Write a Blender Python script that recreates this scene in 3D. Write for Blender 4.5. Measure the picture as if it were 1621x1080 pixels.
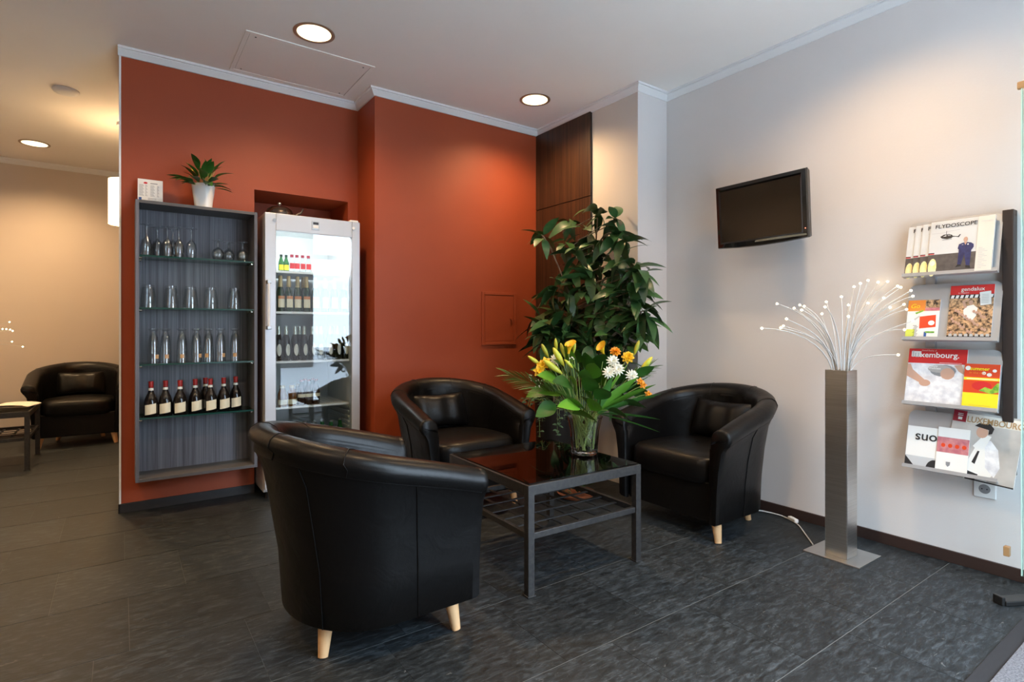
import bpy, math, random
from math import sin, cos, pi, radians
from mathutils import Vector, Matrix, Euler

random.seed(7)
S = bpy.context.scene
for o in list(bpy.data.objects):
    bpy.data.objects.remove(o)
COL = S.collection

# ------------------------------------------------------------------ camera
F_PX, VPX, HOR, CX = 874.48, 2043.65, 520.13, 810.5
TH = math.atan((VPX - CX) / F_PX)
EYE = Vector((0, 0, 1.10))
FW = Vector((cos(TH), sin(TH), 0)); RT = Vector((sin(TH), -cos(TH), 0)); UP = Vector((0, 0, 1))
cd = bpy.data.cameras.new('camera'); cam = bpy.data.objects.new('camera', cd); COL.objects.link(cam)
cam.location = EYE; cam.rotation_euler = (pi / 2, 0, TH - pi / 2)
cd.sensor_width = 36; cd.lens = F_PX * 36 / 1621; cd.shift_y = -(540 - HOR) / 1621
cd.clip_start = 0.02
S.camera = cam

# ------------------------------------------------------------------ world, daylight, exposure
W = bpy.data.worlds.new('world'); S.world = W; W.use_nodes = True
bg = W.node_tree.nodes['Background']
bg.inputs[0].default_value = (0.66, 0.82, 1.0, 1); bg.inputs[1].default_value = 13.0
S.view_settings.view_transform = 'Standard'; S.view_settings.look = 'None'
S.view_settings.gamma = 1.0; S.view_settings.exposure = 0.6
S.view_settings.use_curve_mapping = False
pd = bpy.data.lights.new('daylight_portal', 'AREA'); pd.shape = 'RECTANGLE'; pd.size = 2.1; pd.size_y = 2.5
pd.cycles.is_portal = True
po = bpy.data.objects.new('daylight_portal', pd); COL.objects.link(po)
po.location = (1.775, -0.60, 1.27); po.rotation_euler = (pi / 2, 0, 0)

DOWN_W = 58.0      # watts of one ceiling downlight
WARM = (1.0, 0.66, 0.34)

# ------------------------------------------------------------------ material helpers
def nt(m):
    return m.node_tree.nodes, m.node_tree.links

def pm(name, col, rough=0.5, metal=0.0, spec=0.5, noise=None, bump=None, coat=0.0, emit=None, estr=0.0, rnd=0.0, trans=0.0):
    """plain procedural material; noise=(scale xyz, colour2, detail) ; bump=(scale xyz, strength)"""
    m = bpy.data.materials.new(name); m.use_nodes = True
    N, L = nt(m); b = N['Principled BSDF']
    c4 = (*col, 1)
    b.inputs['Base Color'].default_value = c4
    b.inputs['Roughness'].default_value = rough; b.inputs['Metallic'].default_value = metal
    b.inputs['Specular IOR Level'].default_value = spec; b.inputs['Coat Weight'].default_value = coat
    b.inputs['Transmission Weight'].default_value = trans
    if emit:
        b.inputs['Emission Color'].default_value = (*emit, 1); b.inputs['Emission Strength'].default_value = estr
    tc = None
    def coords(sc):
        nonlocal tc
        if tc is None: tc = N.new('ShaderNodeTexCoord')
        mp = N.new('ShaderNodeMapping'); mp.inputs['Scale'].default_value = sc
        L.new(tc.outputs['Object'], mp.inputs[0]); return mp
    out = None
    if noise:
        mp = coords(noise[0]); n = N.new('ShaderNodeTexNoise'); n.inputs['Scale'].default_value = 1
        n.inputs['Detail'].default_value = noise[2]; L.new(mp.outputs[0], n.inputs[0])
        r = N.new('ShaderNodeValToRGB'); r.color_ramp.elements[0].position = .35; r.color_ramp.elements[1].position = .65
        r.color_ramp.elements[0].color = c4; r.color_ramp.elements[1].color = (*noise[1], 1)
        L.new(n.outputs[0], r.inputs[0]); out = r.outputs[0]
        L.new(out, b.inputs['Base Color'])
    if rnd:
        oi = N.new('ShaderNodeObjectInfo'); h = N.new('ShaderNodeHueSaturation')
        mr = N.new('ShaderNodeMapRange'); mr.inputs[3].default_value = 1 - rnd; mr.inputs[4].default_value = 1 + rnd
        L.new(oi.outputs['Random'], mr.inputs[0]); L.new(mr.outputs[0], h.inputs['Value'])
        if out: L.new(out, h.inputs['Color'])
        else: h.inputs['Color'].default_value = c4
        L.new(h.outputs[0], b.inputs['Base Color'])
    if bump:
        mp = coords(bump[0]); n = N.new('ShaderNodeTexNoise'); n.inputs['Scale'].default_value = 1; n.inputs['Detail'].default_value = 4
        L.new(mp.outputs[0], n.inputs[0]); bp = N.new('ShaderNodeBump'); bp.inputs['Strength'].default_value = bump[1]
        bp.inputs['Distance'].default_value = 0.01
        L.new(n.outputs[0], bp.inputs['Height']); L.new(bp.outputs[0], b.inputs['Normal'])
    return m

def glassm(name, tint, ior=1.5, rough=0.0):
    """thin pane: physical fresnel reflection over a tinted clear body"""
    m = bpy.data.materials.new(name); m.use_nodes = True
    N, L = nt(m); N.remove(N['Principled BSDF'])
    t = N.new('ShaderNodeBsdfTransparent'); t.inputs[0].default_value = (*tint, 1)
    g = N.new('ShaderNodeBsdfGlossy'); g.inputs['Roughness'].default_value = rough
    lw = N.new('ShaderNodeLayerWeight'); lw.inputs[0].default_value = .5
    pw = N.new('ShaderNodeMath'); pw.operation = 'POWER'; pw.inputs[1].default_value = 4.0
    f0 = ((ior - 1) / (ior + 1)) ** 2
    fr = N.new('ShaderNodeMapRange'); fr.inputs[3].default_value = f0; fr.inputs[4].default_value = 1.0
    L.new(lw.outputs['Facing'], pw.inputs[0]); L.new(pw.outputs[0], fr.inputs[0])
    mx = N.new('ShaderNodeMixShader')
    L.new(fr.outputs[0], mx.inputs[0]); L.new(t.outputs[0], mx.inputs[1]); L.new(g.outputs[0], mx.inputs[2])
    L.new(mx.outputs[0], N['Material Output'].inputs[0])
    return m

def woodm(name, a, b, c, rough=0.45, scale=90):
    """straight vertical veneer grain (runs along z)"""
    m = bpy.data.materials.new(name); m.use_nodes = True
    N, L = nt(m); p = N['Principled BSDF']; p.inputs['Roughness'].default_value = rough
    tc = N.new('ShaderNodeTexCoord'); mp = N.new('ShaderNodeMapping'); mp.inputs['Scale'].default_value = (scale, scale, 1.2)
    L.new(tc.outputs['Object'], mp.inputs[0])
    n = N.new('ShaderNodeTexNoise'); n.inputs['Scale'].default_value = 1; n.inputs['Detail'].default_value = 6; n.inputs['Roughness'].default_value = .7
    L.new(mp.outputs[0], n.inputs[0])
    r = N.new('ShaderNodeValToRGB'); e = r.color_ramp.elements
    e[0].position = .32; e[0].color = (*a, 1); e[1].position = .68; e[1].color = (*c, 1)
    k = e.new(.5); k.color = (*b, 1)
    L.new(n.outputs[0], r.inputs[0]); L.new(r.outputs[0], p.inputs['Base Color'])
    return m

def emim(name, col, st):
    m = bpy.data.materials.new(name); m.use_nodes = True
    N, L = nt(m); b = N['Principled BSDF']
    b.inputs['Base Color'].default_value = (*[min(1, c) for c in col], 1)
    b.inputs['Emission Color'].default_value = (*col, 1); b.inputs['Emission Strength'].default_value = st
    return m

def tilem():
    m = bpy.data.materials.new('slate_tile'); m.use_nodes = True
    N, L = nt(m); p = N['Principled BSDF']
    tc = N.new('ShaderNodeTexCoord'); oi = N.new('ShaderNodeObjectInfo')
    ad = N.new('ShaderNodeVectorMath'); ad.operation = 'MULTIPLY_ADD'
    L.new(oi.outputs['Random'], ad.inputs[0]); ad.inputs[1].default_value = (37, 91, 11); L.new(tc.outputs['Object'], ad.inputs[2])
    mp = N.new('ShaderNodeMapping'); mp.inputs['Scale'].default_value = (16, 60, 10); L.new(ad.outputs[0], mp.inputs[0])
    n = N.new('ShaderNodeTexNoise'); n.inputs['Scale'].default_value = 1; n.inputs['Detail'].default_value = 8; n.inputs['Roughness'].default_value = .68
    n.inputs['Distortion'].default_value = .7
    L.new(mp.outputs[0], n.inputs[0])
    r = N.new('ShaderNodeValToRGB'); e = r.color_ramp.elements
    e[0].position = .33; e[0].color = (.0045, .0060, .0072, 1); e[1].position = .72; e[1].color = (.056, .068, .078, 1)
    k = e.new(.5); k.color = (.0145, .0185, .0215, 1)
    L.new(n.outputs[0], r.inputs[0])
    # pale scuffs and chips
    mp2 = N.new('ShaderNodeMapping'); mp2.inputs['Scale'].default_value = (10, 26, 10); L.new(ad.outputs[0], mp2.inputs[0])
    n2 = N.new('ShaderNodeTexNoise'); n2.inputs['Scale'].default_value = 1.3; n2.inputs['Detail'].default_value = 9; n2.inputs['Roughness'].default_value = .75
    n2.inputs['Distortion'].default_value = 2.2
    L.new(mp2.outputs[0], n2.inputs[0])
    r2 = N.new('ShaderNodeValToRGB'); r2.color_ramp.elements[0].position = .61; r2.color_ramp.elements[1].position = .76
    r2.color_ramp.elements[0].color = (0, 0, 0, 1); r2.color_ramp.elements[1].color = (.75, .75, .75, 1)
    L.new(n2.outputs[0], r2.inputs[0])
    mx = N.new('ShaderNodeMixRGB'); mx.inputs[2].default_value = (.26, .27, .26, 1)
    L.new(r2.outputs[0], mx.inputs[0]); L.new(r.outputs[0], mx.inputs[1])
    h = N.new('ShaderNodeHueSaturation'); mr = N.new('ShaderNodeMapRange'); mr.inputs[3].default_value = .8; mr.inputs[4].default_value = 1.2
    L.new(oi.outputs['Random'], mr.inputs[0]); L.new(mr.outputs[0], h.inputs['Value']); L.new(mx.outputs[0], h.inputs['Color'])
    L.new(h.outputs[0], p.inputs['Base Color'])
    mr2 = N.new('ShaderNodeMapRange'); mr2.inputs[3].default_value = .40; mr2.inputs[4].default_value = .64
    L.new(n.outputs[0], mr2.inputs[0]); L.new(mr2.outputs[0], p.inputs['Roughness'])
    p.inputs['Specular IOR Level'].default_value = .38
    bp = N.new('ShaderNodeBump'); bp.inputs['Strength'].default_value = .25; bp.inputs['Distance'].default_value = .003
    L.new(n.outputs[0], bp.inputs['Height']); L.new(bp.outputs[0], p.inputs['Normal'])
    return m

def leatherm():
    m = bpy.data.materials.new('black_leather'); m.use_nodes = True
    N, L = nt(m); p = N['Principled BSDF']
    p.inputs['Base Color'].default_value = (.004, .0036, .0036, 1); p.inputs['Roughness'].default_value = .36; p.inputs['Specular IOR Level'].default_value = .25
    tc = N.new('ShaderNodeTexCoord')
    n = N.new('ShaderNodeTexNoise'); n.inputs['Scale'].default_value = 9; n.inputs['Detail'].default_value = 3; n.inputs['Distortion'].default_value = .8
    v = N.new('ShaderNodeTexVoronoi'); v.inputs['Scale'].default_value = 260
    L.new(tc.outputs['Object'], n.inputs[0]); L.new(tc.outputs['Object'], v.inputs[0])
    a = N.new('ShaderNodeBump'); a.inputs['Strength'].default_value = .16; a.inputs['Distance'].default_value = .02
    L.new(n.outputs[0], a.inputs['Height'])
    b = N.new('ShaderNodeBump'); b.inputs['Strength'].default_value = .10; b.inputs['Distance'].default_value = .001
    L.new(v.outputs[0], b.inputs['Height']); L.new(a.outputs[0], b.inputs['Normal'])
    L.new(b.outputs[0], p.inputs['Normal'])
    return m

M = {}
M['red'] = pm('terracotta_paint', (.335, .056, .0145), .55, noise=((3, 3, 3), (.355, .061, .016), 4), bump=((160, 160, 160), .05))
M['white_wall'] = pm('white_wall_paint', (.70, .67, .66), .6, noise=((2, 2, 2), (.72, .69, .675), 3), bump=((120, 120, 120), .05))
M['bg_wall'] = pm('sand_wall_paint', (.58, .50, .44), .65, noise=((1.2, 1.2, 1.2), (.61, .53, .46), 3))
M['cream'] = pm('cream_column_paint', (.68, .63, .58), .6)
M['ceiling'] = pm('ceiling_paint', (.88, .84, .79), .75, noise=((2, 2, 2), (.90, .86, .81), 3))
M['cornice'] = pm('cornice_white', (.80, .80, .80), .5)
M['base_dark'] = pm('baseboard_dark', (.018, .015, .015), .5)
M['base_brown'] = pm('baseboard_brown', (.035, .018, .014), .5)
M['grout'] = pm('joint_filler', (.13, .135, .135), .8)
M['tile'] = tilem()
M['walnut'] = woodm('dark_walnut_veneer', (.016, .007, .004), (.045, .019, .009), (.095, .043, .018), .4, 70)
M['greyoak'] = woodm('grey_streaked_veneer', (.048, .048, .058), (.105, .106, .126), (.175, .175, .205), .5, 130)
M['greyedge'] = pm('grey_veneer_edge', (.085, .08, .082), .5)
M['leather'] = leatherm()
M['legwood'] = pm('beech_leg', (.62, .36, .17), .45, noise=((30, 30, 6), (.70, .43, .22), 3))
M['iron'] = pm('dark_iron', (.026, .025, .026), .45, metal=.3, noise=((60, 60, 60), (.042, .039, .037), 3))
M['smoke'] = glassm('smoked_glass', (.42, .41, .40), 1.52)
M['glass'] = glassm('clear_glass', (.92, .94, .94), 1.85)
M['vaseglass'] = pm('crystal_vase_glass', (.97, .99, .98), .015, trans=1.0)
M['pane'] = glassm('window_glass', (.93, .96, .95), 1.5)
M['fridgepane'] = glassm('fridge_door_glass', (.90, .93, .93), 1.55)
M['greenglass'] = glassm('shelf_glass', (.60, .74, .70), 1.5)
M['greenedge'] = pm('shelf_glass_edge', (.012, .055, .048), .12)
M['dooredge'] = pm('door_glass_edge', (.62, .85, .74), .15, trans=.2)
M['steel'] = pm('brushed_steel', (.56, .55, .53), .30, metal=1, noise=((4, 4, 220), (.66, .65, .63), 3))
M['chrome'] = pm('chrome', (.8, .8, .8), .12, metal=1)
M['fridge'] = pm('silver_fridge_paint', (.50, .51, .54), .35, metal=.25)
M['fridge_in'] = pm('fridge_liner', (.62, .64, .64), .5)
M['white'] = pm('white_plastic', (.80, .80, .79), .4)
M['whitegloss'] = pm('white_glazed_pot', (.80, .78, .75), .2)
M['black'] = pm('black_plastic', (.012, .012, .012), .35)
M['pianoblack'] = pm('gloss_black_plastic', (.006, .006, .006), .08, coat=.5)
M['screen'] = pm('dark_screen', (.014, .009, .005), .14)
M['silvertrim'] = pm('silver_trim', (.62, .64, .56), .25, metal=.8)
M['redled'] = emim('red_led', (1, .15, .08), 3)
M['alu'] = pm('grey_aluminium', (.42, .42, .42), .35, metal=.7)
M['rackgrey'] = pm('grey_painted_steel', (.40, .40, .41), .4, metal=.3)
M['rackdark'] = pm('dark_brown_rail', (.035, .022, .018), .5)
M['paper'] = pm('white_paper', (.80, .79, .76), .55)
M['paperwarm'] = pm('cream_paper', (.80, .74, .66), .55)
M['ink'] = pm('black_ink', (.015, .015, .018), .5)
M['inkgrey'] = pm('grey_ink', (.25, .25, .26), .5)
M['inkpale'] = pm('pale_grey_ink', (.52, .53, .54), .5)
M['skyprint'] = pm('pale_sky_print', (.62, .64, .65), .35, noise=((3, 3, 6), (.72, .73, .73), 2))
M['tarmac'] = pm('tarmac_print', (.075, .065, .062), .4, noise=((40, 40, 40), (.11, .095, .09), 3))
M['navy'] = pm('navy_print', (.012, .016, .085), .4, noise=((60, 60, 60), (.02, .03, .14), 3))
M['skin'] = pm('skin_print', (.55, .33, .24), .45)
M['redprint'] = pm('red_print', (.62, .018, .022), .4)
M['orangeprint'] = pm('orange_print', (.80, .24, .03), .4)
M['vermilion'] = pm('vermilion_print', (.68, .055, .012), .4)
M['yellowprint'] = pm('yellow_print', (.90, .74, .02), .4)
M['greenprint'] = pm('green_print', (.10, .33, .03), .4, noise=((60, 60, 60), (.35, .55, .05), 2))
M['blueprint'] = pm('blue_print', (.03, .10, .33), .4)
M['limeprint'] = pm('lime_print', (.62, .70, .10), .4)
M['goldprint'] = pm('gold_print', (.46, .27, .12), .35)
M['maroon'] = pm('maroon_print', (.30, .012, .03), .4)
M['pinkprint'] = pm('pink_photo_print', (.45, .13, .17), .4, noise=((45, 45, 45), (.62, .25, .25), 4))
M['foam'] = pm('foam_photo_print', (.60, .60, .64), .4, noise=((35, 35, 35), (.85, .85, .86), 5))
M['greyphoto'] = pm('grey_photo_print', (.40, .38, .36), .4, noise=((10, 10, 10), (.52, .49, .46), 3))
M['crowd'] = pm('crowd_photo_print', (.03, .015, .01), .4, noise=((95, 95, 95), (.70, .42, .22), 2))
M['yellowspot'] = pm('yellow_lamp_print', (.86, .72, .28), .4, noise=((50, 50, 30), (.95, .88, .5), 2))
M['terracotta'] = pm('terracotta', (.36, .11, .045), .6)
M['potdark'] = pm('dark_planter', (.022, .018, .016), .55)
M['soil'] = pm('potting_soil', (.02, .014, .01), .9)
M['bark'] = pm('pale_bark', (.15, .10, .062), .7, noise=((40, 40, 12), (.25, .18, .115), 3))
M['leafdark'] = pm('dark_foliage', (.026, .082, .026), .34, rnd=.6, noise=((12, 12, 12), (.052, .130, .036), 2))
M['leafmid'] = pm('green_foliage', (.035, .125, .018), .38, rnd=.4)
M['leaflight'] = pm('light_green_foliage', (.10, .26, .022), .35, rnd=.3)
M['leafsmall'] = pm('small_grey_green_foliage', (.06, .12, .07), .45, rnd=.5)
M['frond'] = pm('palm_frond_green', (.085, .17, .028), .5, rnd=.3)
M['stem'] = pm('flower_stem_green', (.27, .36, .10), .45, rnd=.2)
M['bud'] = pm('lily_bud_yellow_green', (.46, .50, .045), .4, rnd=.2, noise=((25, 25, 25), (.62, .52, .05), 2))
M['petalyellow'] = pm('yellow_petal', (.85, .50, .015), .45, rnd=.1)
M['petalorange'] = pm('orange_petal', (.82, .30, .008), .45, rnd=.1)
M['petalwhite'] = pm('white_petal', (.82, .82, .72), .5)
M['petalcentre'] = pm('flower_centre', (.40, .38, .04), .6)
M['fibre'] = pm('white_fibre_sleeve', (.55, .54, .52), .35)
M['fibretip'] = emim('glowing_fibre_tip', (1.0, .80, .50), 9)
M['bulb'] = emim('downlight_lens', (1.0, .82, .52), 1.6)
M['reflector'] = pm('downlight_reflector', (.8, .72, .6), .2, metal=.8)
M['brassring'] = pm('downlight_ring', (.42, .33, .24), .35, metal=.6)
M['shade'] = emim('pendant_shade_glow', (1.0, .80, .50), 3.2)
M['fridgelamp'] = emim('fridge_lamp_tube', (.92, .98, 1.0), 22)
M['bottlegreen'] = pm('dark_green_bottle', (.006, .030, .010), .08)
M['bottleblack'] = pm('near_black_bottle', (.006, .0045, .004), .08)
M['bottleamber'] = pm('amber_bottle', (.16, .055, .006), .08)
M['bottlecola'] = pm('brown_bottle', (.030, .010, .005), .08)
M['bottlelight'] = pm('bright_green_bottle', (.02, .13, .03), .08)
M['goldfoil'] = pm('gold_foil', (.62, .44, .20), .35, metal=.6)
M['redcap'] = pm('red_cap', (.30, .015, .012), .35)
M['labelcream'] = pm('cream_label', (.74, .68, .50), .55)
M['labelwhite'] = pm('white_label', (.66, .66, .60), .5)
M['labelorange'] = pm('orange_label', (.58, .22, .08), .5)
M['matpile'] = pm('grey_mat_pile', (.12, .12, .135), .95, noise=((160, 160, 160), (.24, .24, .26), 3), bump=((300, 300, 300), .8))
M['matborder'] = pm('rubber_mat_border', (.015, .015, .018), .8)
M['pavement'] = pm('pale_pavement', (.42, .42, .43), .8, noise=((4, 4, 4), (.5, .5, .5), 3))
M['darkmetalpot'] = pm('dark_polished_metal', (.16, .13, .12), .22, metal=.9)
M['darkbrick'] = pm('dark_brick', (.07, .055, .05), .8, noise=((3, 3, 8), (.10, .075, .065), 3))
M['cable'] = pm('white_cable', (.72, .71, .68), .4)

# ------------------------------------------------------------------ mesh helpers
class MB:
    def __init__(s): s.v = []; s.f = []; s.m = []
    def add(s, vs, fs, mi=0):
        o = len(s.v); s.v += [tuple(p) for p in vs]
        s.f += [tuple(i + o for i in f) for f in fs]; s.m += [mi] * len(fs); return s
    def box(s, x0, x1, y0, y1, z0, z1, mi=0):
        vs = [(x, y, z) for z in (z0, z1) for y in (y0, y1) for x in (x0, x1)]
        return s.add(vs, [(0, 2, 3, 1), (4, 5, 7, 6), (0, 1, 5, 4), (2, 6, 7, 3), (0, 4, 6, 2), (1, 3, 7, 5)], mi)
    def lathe(s, prof, n=20, mi=0, c=(0, 0, 0), cap=True):
        o = []; k = len(prof)
        for i in range(n):
            a = 2 * pi * i / n
            o += [(c[0] + r * cos(a), c[1] + r * sin(a), c[2] + z) for r, z in prof]
        fs = [(i * k + j, ((i + 1) % n) * k + j, ((i + 1) % n) * k + j + 1, i * k + j + 1) for i in range(n) for j in range(k - 1)]
        if cap:
            if prof[0][0] > 1e-5: fs.append(tuple(i * k for i in reversed(range(n))))
            if prof[-1][0] > 1e-5: fs.append(tuple(i * k + k - 1 for i in range(n)))
        return s.add(o, fs, mi)
    def tube(s, pts, r, n=6, mi=0, caps=True):
        pts = [Vector(p) for p in pts]; rs = r if isinstance(r, (list, tuple)) else [r] * len(pts)
        vs = []; prev = None
        for i, p in enumerate(pts):
            t = (pts[min(i + 1, len(pts) - 1)] - pts[max(i - 1, 0)]).normalized()
            if prev is None:
                a = t.orthogonal().normalized()
            else:
                a = (prev - t * prev.dot(t)); a = a.normalized() if a.length > 1e-6 else t.orthogonal().normalized()
            prev = a; b = t.cross(a)
            for k in range(n):
                q = 2 * pi * k / n; vs.append(p + (a * cos(q) + b * sin(q)) * rs[i])
        fs = [(i * n + k, i * n + (k + 1) % n, (i + 1) * n + (k + 1) % n, (i + 1) * n + k) for i in range(len(pts) - 1) for k in range(n)]
        if caps:
            fs += [tuple(reversed(range(n))), tuple((len(pts) - 1) * n + k for k in range(n))]
        return s.add(vs, fs, mi)
    def grid(s, rows, mi=0, closed=False):
        k = len(rows[0]); vs = [p for r in rows for p in r]
        fs = [(i * k + j, i * k + j + 1, (i + 1) * k + j + 1, (i + 1) * k + j) for i in range(len(rows) - 1) for j in range(k - 1)]
        if closed: fs += [(i * k + k - 1, i * k, (i + 1) * k, (i + 1) * k + k - 1) for i in range(len(rows) - 1)]
        return s.add(vs, fs, mi)
    def prism(s, poly, axis, a, b, mi=0):
        """extrude a 2-D polygon along an axis from a to b"""
        def P(u, v, w):
            return {'x': (w, u, v), 'y': (u, w, v), 'z': (u, v, w)}[axis]
        n = len(poly); vs = [P(u, v, a) for u, v in poly] + [P(u, v, b) for u, v in poly]
        fs = [tuple(range(n)), tuple(reversed(range(n, 2 * n)))] + [(i, i + n, (i + 1) % n + n, (i + 1) % n) for i in range(n)]
        return s.add(vs, fs, mi)
    def mesh(s, name, mats, smooth=False, angle=40):
        me = bpy.data.meshes.new(name); me.from_pydata(s.v, [], s.f); me.update()
        for m in (mats if isinstance(mats, (list, tuple)) else [mats]): me.materials.append(M[m])
        me.polygons.foreach_set('material_index', s.m)
        import bmesh
        bm = bmesh.new(); bm.from_mesh(me); bmesh.ops.recalc_face_normals(bm, faces=bm.faces); bm.to_mesh(me); bm.free()
        if smooth:
            me.polygons.foreach_set('use_smooth', [True] * len(me.polygons)); me.set_sharp_from_angle(angle=radians(angle))
        me.update(); return me
    def build(s, name, mats, parent=None, smooth=False, angle=40, bevel=0, loc=None, rot=None):
        o = link(name, s.mesh(name, mats, smooth, angle), parent, loc, rot)
        if bevel:
            b = o.modifiers.new('bevel', 'BEVEL'); b.width = bevel; b.segments = 2; b.limit_method = 'ANGLE'
        return o

def link(name, data, parent=None, loc=None, rot=None):
    o = bpy.data.objects.new(name, data); COL.objects.link(o)
    if parent: o.parent = parent
    if loc is not None: o.location = loc
    if rot is not None: o.rotation_euler = rot
    return o
def empty(name, loc, rot=(0, 0, 0)):
    o = bpy.data.objects.new(name, None); COL.objects.link(o); o.location = loc; o.rotation_euler = rot
    o.empty_display_size = .05; return o
def tag(o, label, cat, group=None):
    o['label'] = label; o['category'] = cat
    if group: o['group'] = group
    return o
def thing(name, label, cat, loc=(0, 0, 0), rz=0, group=None, rot=None):
    return tag(empty(name, loc, rot or (0, 0, rz)), label, cat, group)
def struct(o):
    o['kind'] = 'structure'; return o
def copy_tree(o, parent=None):
    c = o.copy(); COL.objects.link(c); c.parent = parent
    for ch in list(o.children): copy_tree(ch, c)
    return c
def P(u, v, w):
    """point seen at photo pixel u,v at distance w along the viewing axis"""
    return EYE + (FW + RT * ((u - CX) / F_PX) + UP * ((HOR - v) / F_PX)) * w
def lerp(a, b, t): return a + (b - a) * t
def bez(p0, p1, p2, n=8):
    p0, p1, p2 = Vector(p0), Vector(p1), Vector(p2)
    return [p0 * (1 - t) ** 2 + p1 * 2 * t * (1 - t) + p2 * t * t for t in [i / n for i in range(n + 1)]]

_fonts = {}
def text(name, s, size, mat, parent, loc, rot=(pi / 2, 0, 0), align='LEFT', sx=1.0, bold=0.0, shear=0):
    cu = bpy.data.curves.new('t', 'FONT'); cu.body = s; cu.size = size; cu.align_x = align; cu.offset = bold; cu.shear = shear
    cu.resolution_u = 3
    t = bpy.data.objects.new('t', cu); COL.objects.link(t)
    dg = bpy.context.evaluated_depsgraph_get()
    me = bpy.data.meshes.new_from_object(t.evaluated_get(dg)); me.materials.clear(); me.materials.append(M[mat])
    bpy.data.objects.remove(t); bpy.data.curves.remove(cu)
    o = link(name, me, parent, loc, rot); o.scale = (sx, 1, 1); return o

# ------------------------------------------------------------------ the setting
WY, W2, RX, PX, SX = 4.03, 3.695, 3.19, 2.89, 1.447
CZ, BY, LX, FY = 2.77, 7.30, -3.0, -0.45

fl = struct(MB().box(LX, RX, FY, BY, -.06, -.0012).build('floor', 'grout'))
TS = .4555
tmesh = MB().box(-TS / 2 + .0005, TS / 2 - .0005, -TS / 2 + .0018, TS / 2 - .0018, -.006, 0).mesh('floor_tile', 'tile')
y0 = .927 - 3 * TS; row = -3
offs = {-1: 2.141, 0: 1.86, 1: 1.205, 2: 1.75}
while y0 + row * 0 < BY:
    off = offs.get(row, random.random() * TS)
    k0 = math.floor((LX - off) / TS)
    x = off + k0 * TS
    while x < RX:
        cx, cy = x + TS / 2, y0 + TS / 2
        if LX < cx < RX + .2 and cy > FY - .2 and not (cy > 4.7 and cx > 1.9) and not (cx > 1.7 and cy > 4.0):
            link('floor_tile', tmesh, fl, (cx, cy, 0))
        x += TS
    y0 += TS; row += 1

ce = MB().box(LX, RX, FY, BY, CZ, CZ + .1)
struct(ce.build('ceiling', 'ceiling'))

NX0, NX1, NZ, NY = .735, 1.372, 2.035, 4.44
w1 = MB()
w1.box(0, NX0, WY, 4.62, 0, CZ); w1.box(NX1, SX + .3, WY, 4.62, 0, CZ); w1.box(NX0, NX1, WY, 4.62, NZ, CZ)
w1.box(NX0, NX1, NY, 4.62, 0, NZ)
struct(w1.build('wall_fridge', 'red'))
struct(MB().box(SX, RX, W2, 4.03, 0, CZ).build('wall_corner', 'red'))
struct(MB().box(PX, RX, 2.59, W2, 0, CZ).build('wall_column', 'cream'))
struct(MB().box(RX, RX + .2, FY - .2, 4.03, 0, CZ).build('wall_right', 'white_wall'))
struct(MB().box(LX, 1.9, BY, BY + .2, 0, CZ).build('wall_back', 'bg_wall'))
struct(MB().box(LX - .2, LX, FY - .2, BY + .2, 0, CZ).build('wall_left', 'bg_wall'))
struct(MB().box(1.7, 1.9, 4.62, BY, 0, CZ).build('wall_annex', 'bg_wall'))
wp = struct(MB().box(PX - .012, PX, 3.035, W2, 0.0, 2.725).build('wall_panelling', 'potdark'))
MB().box(PX - .022, PX - .012, 3.035, W2, 2.098, 2.725).build('veneer_panel', 'walnut', wp)
MB().box(PX - .022, PX - .012, 3.035, W2, 0.0, 2.090).build('veneer_panel', 'walnut', wp)
struct(MB().box(-.006, .004, WY - .006, 4.62, .055, 2.725).build('trim_1', 'cornice'))
struct(MB().box(PX - .001, RX, 2.585, 2.592, 0, CZ - .01).build('trim_2', 'white_wall'))

# front of the room: glazing to the floor, door opening at the right
fw_ = MB(); fw_.box(LX, RX, FY - .2, FY, 2.52, CZ); fw_.box(LX, .75, FY - .2, FY, 0, 2.52); fw_.box(2.80, RX, FY - .2, FY, 0, 2.52)
struct(fw_.build('wall_front', 'white_wall'))
xs = [.75, 1.80]
for i in range(len(xs) - 1):
    a, b = xs[i], xs[i + 1]
    f = MB(); t = .05
    f.box(a, a + t, FY - .14, FY - .06, 0, 2.52); f.box(b - t, b, FY - .14, FY - .06, 0, 2.52)
    f.box(a + t, b - t, FY - .14, FY - .06, 0, .10); f.box(a + t, b - t, FY - .14, FY - .06, 2.46, 2.52)
    wo = struct(f.build('window_%d' % (i + 1), 'alu'))
    MB().box(a + t, b - t, FY - .104, FY - .096, .10, 2.46).build('pane', 'pane', wo)
tr = MB(); tr.box(1.80, 2.80, FY - .14, FY - .06, 2.10, 2.16); tr.box(1.80, 2.80, FY - .14, FY - .06, 2.46, 2.52)
wo = struct(tr.build('window_2', 'alu')); MB().box(1.80, 2.80, FY - .104, FY - .096, 2.16, 2.46).build('pane', 'pane', wo)
# glass door leaf swung inwards against the right wall
d = struct(MB().box(2.925, 2.937, -.36, .618, .115, 2.06, 0).build('door_1', 'pane'))
MB().box(2.924, 2.938, .618, .6215, .115, 2.06).build('glass_edge', 'dooredge', d)
MB().box(2.922, 2.940, .600, .634, 2.055, 2.085).build('patch_fitting', 'goldprint', d, bevel=.004)
MB().box(2.96, 2.985, .665, .685, .165, .205).build('hinge_pin', 'goldprint', d, bevel=.003)
struct(MB().box(-16, 16, -26, FY - .2, -.09, -.03).build('ground', 'pavement'))

hs = MB().box(-14, 4.6, -14, -9, -.03, 5.2)  # unseen dark block added to darken part of the fridge-door reflection
struct(hs.build('wall_street_added', 'darkbrick'))
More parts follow.
